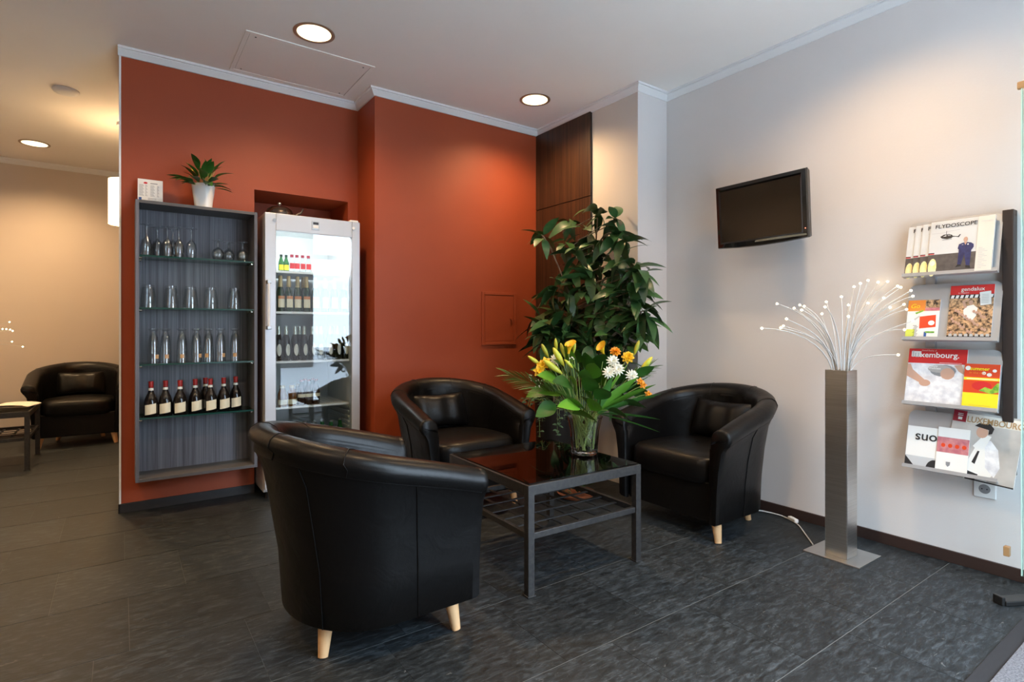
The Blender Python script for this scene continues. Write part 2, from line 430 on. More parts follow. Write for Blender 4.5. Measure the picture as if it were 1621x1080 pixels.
# skirting boards
for nm, bx, mt in (('baseboard_fridge', (-.008, NX0, WY - .012, WY, 0, .056), 'base_dark'), ('baseboard_wall_end', (-.010, 0, WY - .012, 4.62, 0, .056), 'base_dark'),
                   ('baseboard_step', (SX - .012, SX, W2, WY, 0, .056), 'base_dark'), ('baseboard_corner', (SX - .012, PX - .022, W2 - .012, W2, 0, .056), 'base_dark'),
                   ('baseboard_column', (PX, RX - .012, 2.573, 2.585, 0, .056), 'base_brown'), ('baseboard_right', (RX - .012, RX, FY, 2.585, 0, .056), 'base_brown'),
                   ('baseboard_back', (LX, 1.7, BY - .012, BY, 0, .056), 'base_brown')):
    struct(MB().box(*bx).build(nm, mt, bevel=.002))
# cornice: stepped moulding along each wall
CP = [(0, 2.722), (.010, 2.722), (.034, 2.752), (.034, 2.757), (.046, 2.757), (.046, CZ), (0, CZ)]
def cornice(i, axis, wall, a, b, ma=-1, mb=-1):
    """ends are mitred: the end coordinate shifts with the distance from the wall"""
    n = len(CP); m = MB(); vs = []
    for e, k in ((a, ma), (b, mb)):
        vs += [((e + k * p, wall - p, z) if axis == 'x' else (wall - p, e + k * p, z)) for p, z in CP]
    m.add(vs, [(0, 1, 2), (0, 2, 3), (0, 3, 6), (3, 4, 5), (3, 5, 6)] + [(n + c, n + b_, n + a_) for a_, b_, c in ((0, 1, 2), (0, 2, 3), (0, 3, 6), (3, 4, 5), (3, 5, 6))]
          + [(q_, q_ + n, (q_ + 1) % n + n, (q_ + 1) % n) for q_ in range(n)])
    struct(m.build('trim_%d' % i, 'cornice'))
cornice(3, 'x', WY, -.012, SX, 0, -1)
cornice(4, 'y', SX, W2, WY)
cornice(5, 'x', W2, SX, PX)
cornice(6, 'y', PX, 2.585, W2)
cornice(7, 'x', 2.585, PX, RX)
cornice(8, 'y', RX, FY, 2.585, 0, -1)
cornice(9, 'x', BY, LX, 1.7, 0, 0)

# ------------------------------------------------------------------ tub chairs (local: faces +x, origin on the floor)
def plan(s, hw, xb, xf=.345, xm=.03):
    """point at parameter s (0 = one arm front, 1 = other arm front) of a U-shaped plan"""
    side = xf - xm; arc = pi * (hw + (xm - xb)) / 2
    tot = 2 * side + arc; d = s * tot
    if d < side: return xf - d, hw
    if d > side + arc: return xm + (d - side - arc), -hw
    a = pi * (d - side) / arc
    return xm + (xb - xm) * sin(a), hw * cos(a)
def rimz(x):
    t = min(1, max(0, (.345 - x) / .69)); return .597 + .172 * t ** .92
NS = 56
def sect(s):
    x0, _ = plan(s, .35, -.31); zt = rimz(x0); dz = zt - .11
    back = max(0, sin(pi * s)) ** 1
    rows = [(.312, -.215, .104), (.324, -.232, .112), (.330, -.245, .11 + .3 * dz), (.342, -.272, .11 + .55 * dz), (.362, -.296, .11 + .76 * dz), (.383, -.326, zt - .083)]
    rim = [(.386, -.330, zt - .082), (.400, -.326, zt - .058), (.402, -.345, zt - .038), (.393, -.337, zt - .015), (.375, -.321, zt - .003),
           (.35, -.308, zt), (.325, -.280, zt - .006), (.304, -.258, zt - .022), (.294, -.247, zt - .045), (.290, -.242, zt - .075)]
    fold = .010 * sin(s * 95 + 2 * sin(s * 31)) * max(0, sin(pi * s) - .55) / .45
    inn = [(.2915, -.2435, zt - .060), (.289, -.240 + fold, zt - .10), (.284 + fold * .5, -.232 + fold, .5), (.282, -.222, .40), (.280, -.215, .30)]
    return [[(*plan(s, h, b), z) for h, b, z in q] for q in (rows, rim, inn)]
def make_chair():
    t = empty('tub_chair', (0, 0, 0))
    A, B, C = [], [], []
    for i in range(NS + 1):
        a, b, c = sect(i / NS); A.append(a); B.append(b); C.append(c)
    sh = MB().grid(A).build('outer_shell', 'leather', t, True, 60)
    MB().grid(B).build('arm_and_back_roll', 'leather', t, True, 70)
    MB().grid(C).build('inner_lining', 'leather', t, True, 70)
    for s in (0, 1):                                     # padded faces of the arms
        a, b, c = sect(s); sg = 1 if s == 0 else -1
        pr = [(p[1], p[2]) for p in a + b + c] + [(sg * .28, .104)]
        cyy = sum(p[0] for p in pr) / len(pr)
        rows = []
        for dx, k in ((0, 1), (.012, 1.0), (.022, .94), (.028, .80)):
            rows.append([(.345 + dx, cyy + (y - cyy) * k, .35 + (z - .35) * (1 - (1 - k) * .22)) for y, z in pr])
        m = MB().grid(rows, closed=True); n = len(pr); o = len(m.v) - n
        m.add([], []); m.f.append(tuple(range(o, o + n))); m.m.append(0)
        m.build('arm_front', 'leather', t, True, 50)
    MB().prism([plan(i / 30, .284, -.20, .335) for i in range(31)], 'z', .104, .31).build('seat_base', 'leather', t, bevel=.008)
    # seat cushion: rounded, slightly domed
    rows = []; N = 22
    prof = [(.94, .292), (.985, .300), (1, .33), (1, .385), (.985, .415), (.94, .430), (.7, .441), (.35, .446), (.02, .447)]
    for k, z in prof:
        r = []
        for i in range(40):
            a = 2 * pi * i / 40; ca, sa = cos(a), sin(a); pw_ = 6 if ca >= 0 else 2.1; q = (abs(ca) ** pw_ + abs(sa) ** pw_) ** (-1 / pw_)
            r.append((.08 + .285 * k * ca * q, .278 * k * sa * q, z))
        rows.append(r)
    MB().grid(rows, closed=True).build('seat_cushion', 'leather', t, True, 70)
    # loose lumbar pillow
    rows = []
    for i in range(17):
        u = -1 + 2 * i / 16; r = []
        for k in range(24):
            a = 2 * pi * k / 24
            th = .055 * (1 - abs(u) ** 3.5) ** .6 * (1 + .10 * sin(9 * u + 3 * cos(a)))
            hh = .115 * (1 - .10 * (1 - abs(u)) ) * (1 if abs(u) < .999 else .98)
            r.append((th * cos(a) * (1 - .0 * u), .19 * u, hh * (abs(sin(a)) ** .55) * (1 if sin(a) >= 0 else -1)))
        rows.append(r)
    p = MB().grid(rows, closed=True).build('lumbar_pillow', 'leather', t, True, 80)
    p.location = (-.155, 0, .552); p.rotation_euler = (0, -.30, 0)
    # seams on the back
    for s in (.14, .36, .64, .86):
        a, b, c = sect(s)
        MB().tube([(x * 1.004, y * 1.004, z) for x, y, z in a[1:]], .0022, 5).build('seam', 'leather', t, True)
    for s in (.27, .42, .58, .73):
        a, b, c = sect(s)
        MB().tube([(x * 1.003, y * 1.003, z + .001) for x, y, z in b], .002, 5).build('seam', 'leather', t, True)
    MB().tube([(sect(i / NS)[0][-1][0] * 1.004, sect(i / NS)[0][-1][1] * 1.004, sect(i / NS)[0][-1][2]) for i in range(NS + 1)], .0028, 5).build('piping', 'leather', t, True)
    for x, y in ((.285, .268), (.285, -.268), (-.135, .16), (-.135, -.16)):
        ex = .012 if x > 0 else -.016; ey = .020 if y > 0 else -.020
        MB().tube([(x, y, .112), (x + ex, y + ey, .0)], [.027, .0165], 14).build('leg', 'legwood', t, True, 50)
    return t
c1 = make_chair(); c1.location = (.705, 2.055, 0)
tag(c1, 'black leather tub chair with its rounded back turned to the viewer', 'chair', 'black leather tub chairs')
def chair(loc, rz, label):
    c = copy_tree(c1); c.location = loc; c.rotation_euler = (0, 0, rz); c['label'] = label; return c
chair((2.795, 1.985, 0), pi, 'black leather tub chair against the white wall below the television')
chair((1.745, 3.13, 0), -pi / 2, 'black leather tub chair in front of the terracotta wall, behind the glass table')
chair((-.32, 6.86, 0), -pi / 2, 'black leather tub chair in the sand-coloured room past the terracotta wall end')

# ------------------------------------------------------------------ iron coffee tables
def make_table(w, dp, h, name='coffee_table'):
    t = empty(name, (0, 0, 0)); q = .032; W2_, D2 = w / 2, dp / 2
    for sx in (-1, 1):
        for sy in (-1, 1):
            x, y = sx * (W2_ - q / 2), sy * (D2 - q / 2)
            l = MB().box(x - q / 2, x + q / 2, y - q / 2, y + q / 2, .004, h - .04).build('leg', 'iron', t, bevel=.002)
            MB().box(x - q * .62, x + q * .62, y - q * .62, y + q * .62, 0, .006).build('foot_plate', 'iron', l, bevel=.001)
    for sy in (-1, 1):
        MB().box(-W2_, W2_, sy * D2 - (q if sy > 0 else 0), sy * D2 + (0 if sy > 0 else q), h - .042, h).build('top_rail', 'iron', t, bevel=.002)
        MB().box(-W2_ + q, W2_ - q, sy * (D2 - q / 2) - .010, sy * (D2 - q / 2) + .010, .232, .258).build('shelf_rail', 'iron', t, bevel=.002)
    for sx in (-1, 1):
        MB().box(sx * W2_ - (q if sx > 0 else 0), sx * W2_ + (0 if sx > 0 else q), -D2 + q, D2 - q, h - .042, h).build('top_rail', 'iron', t, bevel=.002)
        MB().box(sx * (W2_ - q / 2) - .010, sx * (W2_ - q / 2) + .010, -D2 + q, D2 - q, .232, .258).build('shelf_rail', 'iron', t, bevel=.002)
    MB().box(-W2_ + .010, W2_ - .010, -D2 + .010, D2 - .010, h + .0003, h + .0063).build('glass_top', 'smoke', t, bevel=.001)
    n = 5
    for i in range(n):
        x = lerp(-W2_ + q, W2_ - q, (i + 1) / (n + 1))
        MB().box(x - .008, x + .008, -D2 + q, D2 - q, .240, .2445).build('lattice_bar', 'iron', t)
        y = lerp(-D2 + q, D2 - q, (i + 1) / (n + 1))
        MB().box(-W2_ + q, W2_ - q, y - .008, y + .008, .2455, .250).build('lattice_bar', 'iron', t)
    return t
tb = make_table(.655, .695, .457); tb.location = (1.692, 2.135, 0); tb.rotation_euler = (0, 0, radians(-1.5))
tag(tb, 'low dark iron table with smoked glass top and lattice shelf, carrying the flower vase', 'coffee table')
tb2 = copy_tree(tb); tb2.location = (-.90, 6.00, 0); tb2.rotation_euler = (0, 0, 0)
tb2['label'] = 'low iron and glass table with newspapers, beside the chair in the far room'
TOPZ = .457 + .0063

# newspapers on the far table
for i, (dx, dy, rz) in enumerate(((-.02, -.16, .25), (.20, -.05, -.3))):
    rows = []
    for a in range(9):
        u = a / 8; z = TOPZ + .003 + .016 * sin(u * pi) ** .5 + (.012 * i)
        rows.append([(-.14 + .28 * u, -.11, z), (-.14 + .28 * u, .11, z + .004)])
    lo = [[(x, y, TOPZ + .0005 + .012 * i) for x, y, z in r] for r in rows]
    m = MB().grid(rows).grid(lo)
    o = m.build('newspaper', 'paperwarm', None, True); o.location = (-.90 + dx, 6.0 + dy, 0); o.rotation_euler = (0, 0, rz)
    tag(o, ('folded newspaper lying flat on the far iron table', 'rolled newspaper poking over the edge of the far iron table')[i], 'newspaper')

# ------------------------------------------------------------------ wall cabinet with glass shelves
CX0, CX1, CY0, CZ0, CZ1 = .070, .712, 3.805, .218, 1.838
cab = thing('wall_cabinet', 'tall grey wood wall cabinet with glass shelves of glasses and bottles', 'cabinet', (0, 0, 0))
q = .018
MB().box(CX0, CX0 + q, CY0, WY, CZ0, CZ1).build('side_panel', 'greyoak', cab, bevel=.001)
MB().box(CX1 - q, CX1, CY0, WY, CZ0, CZ1).build('side_panel', 'greyoak', cab, bevel=.001)
MB().box(CX0 + q, CX1 - q, CY0, WY, CZ1 - q, CZ1).build('top_panel', 'greyedge', cab, bevel=.001)
MB().box(CX0 + q, CX1 - q, CY0, WY, CZ0, CZ0 + q).build('bottom_panel', 'greyedge', cab, bevel=.001)
MB().box(CX0 + q, CX1 - q, WY - .012, WY, CZ0 + q, CZ1 - q).build('back_panel', 'greyoak', cab)
SHZ = [.585, .895, 1.222, 1.525]
for z in SHZ:
    m = MB().box(CX0 + q + .001, CX1 - q - .001, CY0 + .012, WY - .014, z - .010, z)
    m.m = [1 if i in (2, 4, 5, 3) else 0 for i in range(6)]
    s_ = m.build('glass_shelf', ['greenglass', 'greenedge'], cab)
    for x, sg in ((CX0 + q, 1), (CX1 - q, -1)):
        for y in (CY0 + .035, WY - .05):
            MB().tube([(x, y, z - .016), (x + sg * .014, y, z - .016)], .008, 10).build('shelf_peg', 'chrome', s_, True)

def glass_proto(kind):
    if kind == 'flute':        # stem glass standing on its rim
        pr = [(.0225, 0), (.0255, .02), (.027, .05), (.022, .082), (.008, .098), (.0045, .11), (.0045, .15), (.010, .158), (.029, .162), (.029, .164),
              (.006, .161), (.002, .158), (.0015, .105), (.0205, .080), (.0255, .05), (.024, .02), (.0212, 0)]
    elif kind == 'snifter':
        pr = [(.021, 0), (.028, .018), (.030, .034), (.022, .056), (.007, .068), (.0045, .076), (.0045, .092), (.010, .098), (.027, .101), (.027, .103),
              (.004, .101), (.002, .097), (.002, .067), (.020, .054), (.0285, .034), (.0265, .018), (.0197, 0)]
    elif kind == 'tumbler':
        pr = [(.037, 0), (.035, .04), (.030, .085), (.0265, .112), (.0265, .118), (.0, .118), (.0, .110), (.0245, .106), (.0285, .082), (.0335, .04), (.0355, 0)]
    else:                       # tall footed pils glass standing on its rim
        pr = [(.0300, 0), (.0290, .06), (.0270, .12), (.0225, .160), (.0125, .182), (.0125, .188), (.024, .194), (.026, .198), (.026, .204), (.0, .206), (.0, .180),
              (.0205, .157), (.0253, .118), (.0275, .06), (.0285, 0)]
    k = {'flute': 1.12, 'snifter': 1.2, 'tumbler': 1.12}.get(kind, 1)
    return MB().lathe([(r * k, z * k) for r, z in pr], 24, cap=False).mesh(kind, 'glass', True, 50)
def PXW(u, y):                 # world x on the plane y where photo column u falls
    d = FW + RT * ((u - CX) / F_PX); return y * d.x / d.y
gm = {k: glass_proto(k) for k in ('flute', 'snifter', 'tumbler', 'pils')}
em = MB(); rows = [[(.0300 * sin(a), -.0300 * cos(a), z) for a in [-.35 + .7 * i / 6 for i in range(7)]] for z in (.026, .034, .042, .050)]
em.grid(rows); emesh = em.mesh('emblem', 'goldprint', True)
def put_glass(kind, u, y, z, label, group):
    o = link(kind + '_glass', gm[kind], None, (PXW(u, y), y, z + .0004)); tag(o, label, 'glass', group)
    if kind == 'pils':
        e = link('emblem', emesh, o); e.rotation_euler = (0, 0, random.uniform(-.5, .7))
for u, y in ((232, 3.88), (249, 3.95), (265, 3.89), (274, 3.96), (283, 3.88), (303, 3.88)):
    put_glass('flute', u, y, SHZ[3], 'upside-down stemmed flute glass on the top shelf of the wall cabinet', 'flute glasses on the top shelf')
for u, y in ((345, 3.88), (362, 3.92), (384, 3.88)):
    put_glass('snifter', u, y, SHZ[3], 'small upside-down stemmed snifter glass on the top cabinet shelf', 'snifter glasses on the top shelf')
for u in (235, 271, 302, 334, 371):
    put_glass('tumbler', u, 3.89, SHZ[2], 'upside-down tapered tumbler on the second shelf of the wall cabinet', 'tumblers on the second shelf')
for u in (243, 262, 288, 311, 330, 349, 372):
    put_glass('pils', u, 3.89, SHZ[1], 'tall upside-down footed beer glass with small gold emblem, third cabinet shelf', 'tall beer glasses on the third shelf')

# ---- bottles
def bottle_mesh(prof, body, cap_from=None, capmat=None):
    m = MB().lathe(prof, 18)
    return m.mesh('bottle', body, True, 50)
def patch(r, z0, z1, half, n=8, tilt=0):
    return MB().grid([[(r * sin(a), -r * cos(a), z + tilt * a) for a in [-half + 2 * half * i / n for i in range(n + 1)]] for z in (z0, lerp(z0, z1, .5), z1)])
def shell(r0, z0, r1, z1):
    return MB().lathe([(r0, z0), (lerp(r0, r1, .5), lerp(z0, z1, .5)), (r1, z1)], 16)
class Bottle:
    def __init__(s, name, cat, prof, body, parts):
        s.name, s.cat = name, cat
        s.body = MB().lathe(prof, 18).mesh('glass_body', body, True, 50)
        s.parts = [(n, m.mesh(n, mt, True, 50)) for n, m, mt in parts]
    def put(s, loc, label, group, rz=0, slim=1):
        t = thing(s.name, label, s.cat, loc, rz, group); t.scale = (slim, slim, 1)
        link('glass_body', s.body, t)
        for n, me in s.parts: link(n, me, t)
        return t
liq = Bottle('liqueur_bottle', 'bottle', [(.033, 0), (.037, .004), (.038, .04), (.037, .075), (.033, .098), (.025, .120), (.0165, .138), (.0125, .152), (.0115, .195), (.0125, .20), (.0, .201)], 'bottleblack',
    [('paper_label', patch(.0385, .016, .074, .80, tilt=.006), 'labelcream'), ('red_capsule', shell(.0122, .168, .0135, .205), 'redcap'), ('neck_band', shell(.0135, .152, .0128, .166), 'labelwhite')])
for k, (u, y) in enumerate(((239, 3.86), (262, 3.87), (285, 3.85), (309, 3.885), (325, 3.95), (333, 3.865), (354, 3.89), (373, 3.93))):
    liq.put((PXW(u, y), y, SHZ[0] + .0004), {4: 'red-necked black bottle mostly hidden behind another on the lowest cabinet shelf', 5: 'red-necked black bottle standing right in front of the hidden one, lowest cabinet shelf'}.get(k, 'squat black bottle with cream label and red neck on the lowest cabinet shelf'), 'black bottles on the lowest cabinet shelf', random.uniform(-.2, .3))

# ---- card and plant on the cabinet
card = thing('menu_card', 'small white printed price card propped on top of the wall cabinet', 'card', (PXW(238, 3.95), 3.95, CZ1), radians(-3))
MB().box(-.063, .063, 0, .003, 0, .158).build('card_sheet', 'paper', card, rot=(radians(-7), 0, 0))
cp = MB()
def quad(m, x0, x1, z0, z1, mi, y=0): return m.add([(x0, y, z0), (x1, y, z0), (x1, y, z1), (x0, y, z1)], [(0, 1, 2, 3)], mi)
quad(cp, -.058, -.044, .016, .044, 1)
cp.add([(-.024 + .010 * cos(a), 0, .135 + .006 * sin(a)) for a in [i * pi / 6 for i in range(12)]], [tuple(range(12))], 2)
quad(cp, .0, .036, .132, .137, 0)
for c0, c1 in ((-.056, -.032), (-.026, -.014), (.0, .022), (.034, .044)):
    for k in range(11): quad(cp, c0, c1 - .006 * ((k * 7) % 3) / 2, .055 + k * .0065, .0572 + k * .0065, 0)
for k in range(4): quad(cp, -.012, .03, .02 + k * .007, .0222 + k * .007, 0)
cp.build('printed_text', ['inkgrey', 'blueprint', 'redprint'], card, loc=(0, -.0012, 0), rot=(radians(-7), 0, 0))

def leaf_mesh(name, L, Wd, droop, fold, mat, tip=1.0, n=7, cup=0):
    """leaf along +x, tip drooping in -z"""
    rows = []
    for i in range(n + 1):
        t = i / n; w = Wd / 2 * (sin(pi * t ** .8) ** .85) * (1 if t < 1 else 0) + .0008
        a = droop * t; x = L * (t - .10 * droop * droop * t * t * .3); z = -L * droop * t * t * .5
        rows.append([(x, -w, z + fold * w + cup * 0), (x, 0, z), (x, w, z + fold * w)])
    return MB().grid(rows).mesh(name, mat, True, 80)

def orient(o, p, dr, roll=0, scale=1.0):
    """place a leaf at p with +x along dr"""
    dr = Vector(dr).normalized(); zz = UP if abs(dr.z) < .97 else Vector((1, 0, 0))
    y = zz.cross(dr).normalized(); z = dr.cross(y)
    R = Matrix((dr, y, z)).transposed() @ Matrix.Rotation(roll, 3, 'X')
    o.matrix_basis = Matrix.Translation(p) @ (R * scale).to_4x4()

pot = thing('potted_lily', 'leafy peace lily in a white twisted pot on top of the cabinet', 'potted plant', (PXW(322, 3.895), 3.895, CZ1))
rows = []
for i in range(10):
    t = i / 9; r = .052 + .012 * t; tw = t * .9; sq = []
    for k in range(28):
        a = 2 * pi * k / 28; b = a + tw; qd = (abs(cos(b)) ** 4 + abs(sin(b)) ** 4) ** (-1 / 4)
        sq.append((r * lerp(1, qd, .55) * .92 * cos(a), r * lerp(1, qd, .55) * .92 * sin(a), .150 * t))
    rows.append(sq)
pb = MB().grid(rows, closed=True); pb.f.append(tuple(range(28))); pb.m.append(0)
pb.grid([rows[-1], [(x * .9, y * .9, z - .004) for x, y, z in rows[-1]], [(x * .86, y * .86, .12) for x, y, z in rows[-1]]], closed=True)
pb.build('pot', 'whitegloss', pot, True, 28)
MB().lathe([(.044, .128), (.0, .132)], 16, cap=False).build('soil', 'soil', pot)
lm = [leaf_mesh('leaf', .125, .046, .9, .35, 'leafmid'), leaf_mesh('leaf', .115, .040, .5, .4, 'leafmid')]
for i in range(36):
    a = 2 * pi * i / 18 + random.uniform(-.2, .2); el = random.choice((.1, .35, .65, .95, 1.25)) + random.uniform(-.1, .1)
    L = random.uniform(.02, .06 if el < .5 else .11)
    if sin(a) > .35 and el < 1.0: a = -a
    b = Vector((.012 * cos(a), .012 * sin(a), .13)); e = b + Vector((cos(a) * cos(el), sin(a) * cos(el), sin(el))) * (L + .02)
    MB().tube([b, e], .0018, 5).build('leaf_stalk', 'stem', pot, True)
    lf = link('leaf', random.choice(lm), pot); orient(lf, e, (cos(a) * cos(el), sin(a) * cos(el), sin(el)), random.uniform(-.4, .4), random.uniform(.6, 1.0))
for a, el, sc in ((2.6, 1.0, .5), (1.2, 1.25, .62)):
    e = Vector((cos(a) * cos(el), sin(a) * cos(el), sin(el))) * .12 + Vector((0, 0, .13))
    MB().tube([(0, 0, .12), e], .002, 5).build('flower_stalk', 'stem', pot, True)
    lf = link('spathe', leaf_mesh('spathe', .13, .05, .3, .5, 'bud'), pot); orient(lf, e, (cos(a) * .4, sin(a) * .4, 1), 0, sc)

# ------------------------------------------------------------------ glass-door fridge in the niche
fr = thing('display_fridge', 'tall silver fridge with glass door full of bottles, set in the wall niche', 'refrigerator', (0, 0, 0))
X0, X1, Y0, Y1, Z0, Z1 = .746, 1.362, 3.800, 4.40, .05, 1.835
t = .032
b = MB(); b.box(X0, X0 + t, Y0, Y1, Z0, Z1); b.box(X1 - t, X1, Y0, Y1, Z0, Z1); b.box(X0 + t, X1 - t, Y0, Y1, Z1 - .04, Z1)
b.box(X0 + t, X1 - t, Y0, Y1, Z0, .20); b.box(X0 + t, X1 - t, Y1 - .03, Y1, .20, Z1 - .04)
b.build('body', 'fridge', fr, bevel=.003)
b = MB(); e = .004; xi0, xi1, yb = X0 + t, X1 - t, Y1 - .03
b.box(xi0, xi0 + e, Y0 + .004, yb, .20, Z1 - .04); b.box(xi1 - e, xi1, Y0 + .004, yb, .20, Z1 - .04)
b.box(xi0 + e, xi1 - e, yb - e, yb, .20, Z1 - .04); b.box(xi0 + e, xi1 - e, Y0 + .004, yb - e, .20, .204); b.box(xi0 + e, xi1 - e, Y0 + .004, yb - e, Z1 - .044, Z1 - .04)
b.build('liner', 'fridge_in', fr)
for i in range(9):
    MB().box(xi1 - e - .012, xi1 - e, 3.86, 4.30, .26 + i * .035, .275 + i * .035).build('liner_rib', 'fridge_in', fr, bevel=.003)
MB().box(xi0 + .03, xi1 - .03, Y0 + .02, Y0 + .10, Z1 - .075, Z1 - .046).build('interior_lamp', 'fridgelamp', fr, bevel=.004)
for x in (X0 + .04, X1 - .04):
    for y in (Y0 + .05, Y1 - .05): MB().lathe([(.018, 0), (.018, .05)], 10, c=(x, y, 0)).build('foot', 'black', fr)
D0, D1 = 3.752, 3.798
dr = MB(); gx0, gx1, gz0, gz1 = .812, 1.306, .26, 1.728
dr.box(X0, gx0, D0, D1, .075, Z1 + .003); dr.box(gx1, X1, D0, D1, .075, Z1 + .003); dr.box(gx0, gx1, D0, D1, gz1, Z1 + .003); dr.box(gx0, gx1, D0, D1, .075, gz0)
door = dr.build('door', 'fridge', fr, bevel=.003)
MB().box(gx0, gx1, D0 + .010, D0 + .016, gz0, gz1).build('glass_pane', 'fridgepane', door)
hx = .762
hd = MB(); hd.tube([(hx, D0 - .034, 1.10), (hx, D0 - .034, 1.40)], .008, 10); hd.build('handle', 'white', door, True)
for z in (1.105, 1.395): MB().box(hx - .010, hx + .016, D0 - .042, D0, z - .011, z + .011).build('handle_mount', 'alu', door, bevel=.003)
for x, mt in ((.802, 'chrome'), (1.315, 'white')):
    MB().tube([(x, D0 - .006, 1.792), (x, D0 + .001, 1.792)], .0105, 14).build('lock' if mt == 'chrome' else 'cap', mt, door, True)
MB().box(1.035, 1.085, D0 - .003, D0 + .001, 1.755, 1.812).build('display_frame', 'alu', door, bevel=.001)
MB().box(1.043, 1.078, D0 - .0045, D0 - .002, 1.790, 1.805).build('display', 'ink', door)
MB().box(1.043, 1.078, D0 - .0045, D0 - .002, 1.766, 1.786).build('badge', 'paper', door)
MB().box(1.30, 1.358, 3.77, 3.84, Z1 + .003, Z1 + .018).build('hinge_cover', 'white', fr, bevel=.004)
FS = [1.480, 1.212, .885, .582]
for z in FS:
    m = MB(); m.box(xi0 + .006, xi1 - .016, 3.835, 3.843, z - .014, z)
    for k in range(15): x = lerp(xi0 + .012, xi1 - .022, k / 14); m.box(x - .0015, x + .0015, 3.843, 4.33, z - .005, z - .001)
    m.box(xi0 + .006, xi1 - .016, 4.325, 4.335, z - .010, z); m.box(xi0 + .006, xi1 - .016, 3.843, 4.325, z - .012, z - .006)  # solid plate added to keep the lamp's light off the rows below
    m.build('shelf', 'white', fr)
champ = Bottle('sparkling_wine_bottle', 'bottle', [(.034, 0), (.038, .004), (.038, .11), (.033, .14), (.018, .175), (.015, .20), (.015, .235), (.0, .236)], 'bottlegreen',
    [('paper_label', patch(.0388, .028, .085, .9), 'labelcream'), ('label_band', patch(.0389, .085, .105, .9), 'labelorange'), ('foil', shell(.0225, .165, .0165, .24), 'goldfoil')])
beer = Bottle('dark_bottle', 'bottle', [(.028, 0), (.031, .004), (.031, .13), (.026, .155), (.014, .185), (.0125, .225), (.0, .226)], 'bottleblack',
    [('foil', shell(.0185, .172, .0135, .23), 'silvertrim')])
ov = MB(); oc = []
for k in range(20):
    a = 2 * pi * k / 20; u_ = .62 * cos(a); oc.append((.0318 * sin(u_), -.0318 * cos(u_), .072 + .040 * sin(a)))
ov.add([(0, -.0325, .072)] + oc, [(0, 1 + k, 1 + (k + 1) % 20) for k in range(20)])
beer.parts.append(('oval_label', ov.mesh('oval_label', 'labelwhite', True, 60)))
amber = Bottle('amber_bottle', 'bottle', [(.027, 0), (.030, .004), (.031, .065), (.029, .085), (.020, .105), (.017, .120), (.017, .135), (.0, .136)], 'bottleamber',
    [('paper_label', patch(.0318, .012, .045, 1.1), 'labelcream'), ('cap', shell(.0182, .120, .0182, .138), 'goldfoil')])
cola = Bottle('brown_bottle', 'bottle', [(.024, 0), (.027, .004), (.025, .05), (.027, .085), (.020, .12), (.012, .145), (.0115, .165), (.0, .166)], 'bottlecola',
    [('paper_label', patch(.0272, .052, .074, 1.2), 'labelcream'), ('cap', shell(.0135, .158, .0135, .170), 'redcap')])
green = Bottle('green_bottle', 'bottle', [(.027, 0), (.030, .004), (.030, .14), (.024, .175), (.013, .21), (.0125, .25), (.0, .251)], 'bottlelight',
    [('paper_label', patch(.0308, .07, .12, .9), 'labelwhite'), ('cap', shell(.0145, .242, .0145, .255), 'alu')])
mini = Bottle('mini_green_bottle', 'bottle', [(.016, 0), (.018, .003), (.018, .055), (.012, .08), (.008, .092), (.008, .11), (.0, .111)], 'bottlelight',
    [('paper_label', patch(.0186, .01, .045, .9), 'yellowprint'), ('cap', shell(.0095, .098, .0095, .113), 'bottlegreen')])
clear = Bottle('clear_bottle', 'bottle', [(.017, 0), (.020, .003), (.020, .065), (.014, .085), (.010, .097), (.010, .115), (.0, .116)], 'glass',
    [('red_lettering', patch(.0206, .022, .060, .9), 'redprint'), ('cap', shell(.0112, .100, .0112, .118), 'maroon')])
for u in (445, 453): mini.put((PXW(u, 3.90), 3.90, FS[0]), 'tiny green bottle with yellow label on the top fridge shelf', 'tiny green bottles in the fridge')
for u in (462, 470, 479, 488): clear.put((PXW(u, 3.90), 3.90, FS[0]), 'clear glass bottle with red print on the top fridge shelf', 'clear bottles in the fridge')
cr = thing('bottle_carrier', 'red cardboard bottle carrier on the top fridge shelf', 'carton', (PXW(514, 3.92), 3.92, FS[0]))
m = MB(); m.box(-.06, .06, -.04, .04, 0, .045); m.build('tray', 'redprint', cr, bevel=.002)
MB().prism([(-.06, .045), (-.06, .075), (-.035, .085), (-.02, .06), (.02, .06), (.035, .085), (.06, .075), (.06, .045)], 'y', -.002, .002).build('handle_panel', 'redprint', cr)
MB().box(-.035, .035, -.0415, -.0405, .012, .034).build('printed_panel', 'paperwarm', cr)
for u, y in ((444, 3.90), (457, 3.89), (471, 3.895), (480, 3.95), (485, 3.885), (499, 3.89), (514, 3.90), (529, 3.89), (544, 3.90)):
    champ.put((PXW(u, y), y, FS[1]), 'green sparkling wine bottle with gold foil on the second fridge shelf', 'sparkling wine bottles in the fridge', random.uniform(-.3, .3), .70)
for u, y in ((441, 3.895), (453, 3.89), (467, 3.89), (481, 3.89), (494, 3.90), (508, 3.89), (522, 3.90), (534, 3.89), (546, 3.90), (474, 3.97), (501, 3.97), (529, 3.97)):
    beer.put((PXW(u, y), y, FS[2]), 'black bottle with white oval label on the third fridge shelf', 'black bottles in the fridge', random.uniform(-.4, .4), .80)
for u, y in ((447, 3.89), (462, 3.89), (472, 3.95)):
    amber.put((PXW(u, y), y, FS[3]), 'wide amber bottle with cream label on the fourth fridge shelf', 'amber bottles in the fridge')
for u, y in ((477, 3.89), (488, 3.89), (500, 3.90), (483, 3.96), (495, 3.96)):
    cola.put((PXW(u, y), y, FS[3]), 'slim brown bottle with red cap on the fourth fridge shelf', 'brown bottles in the fridge')
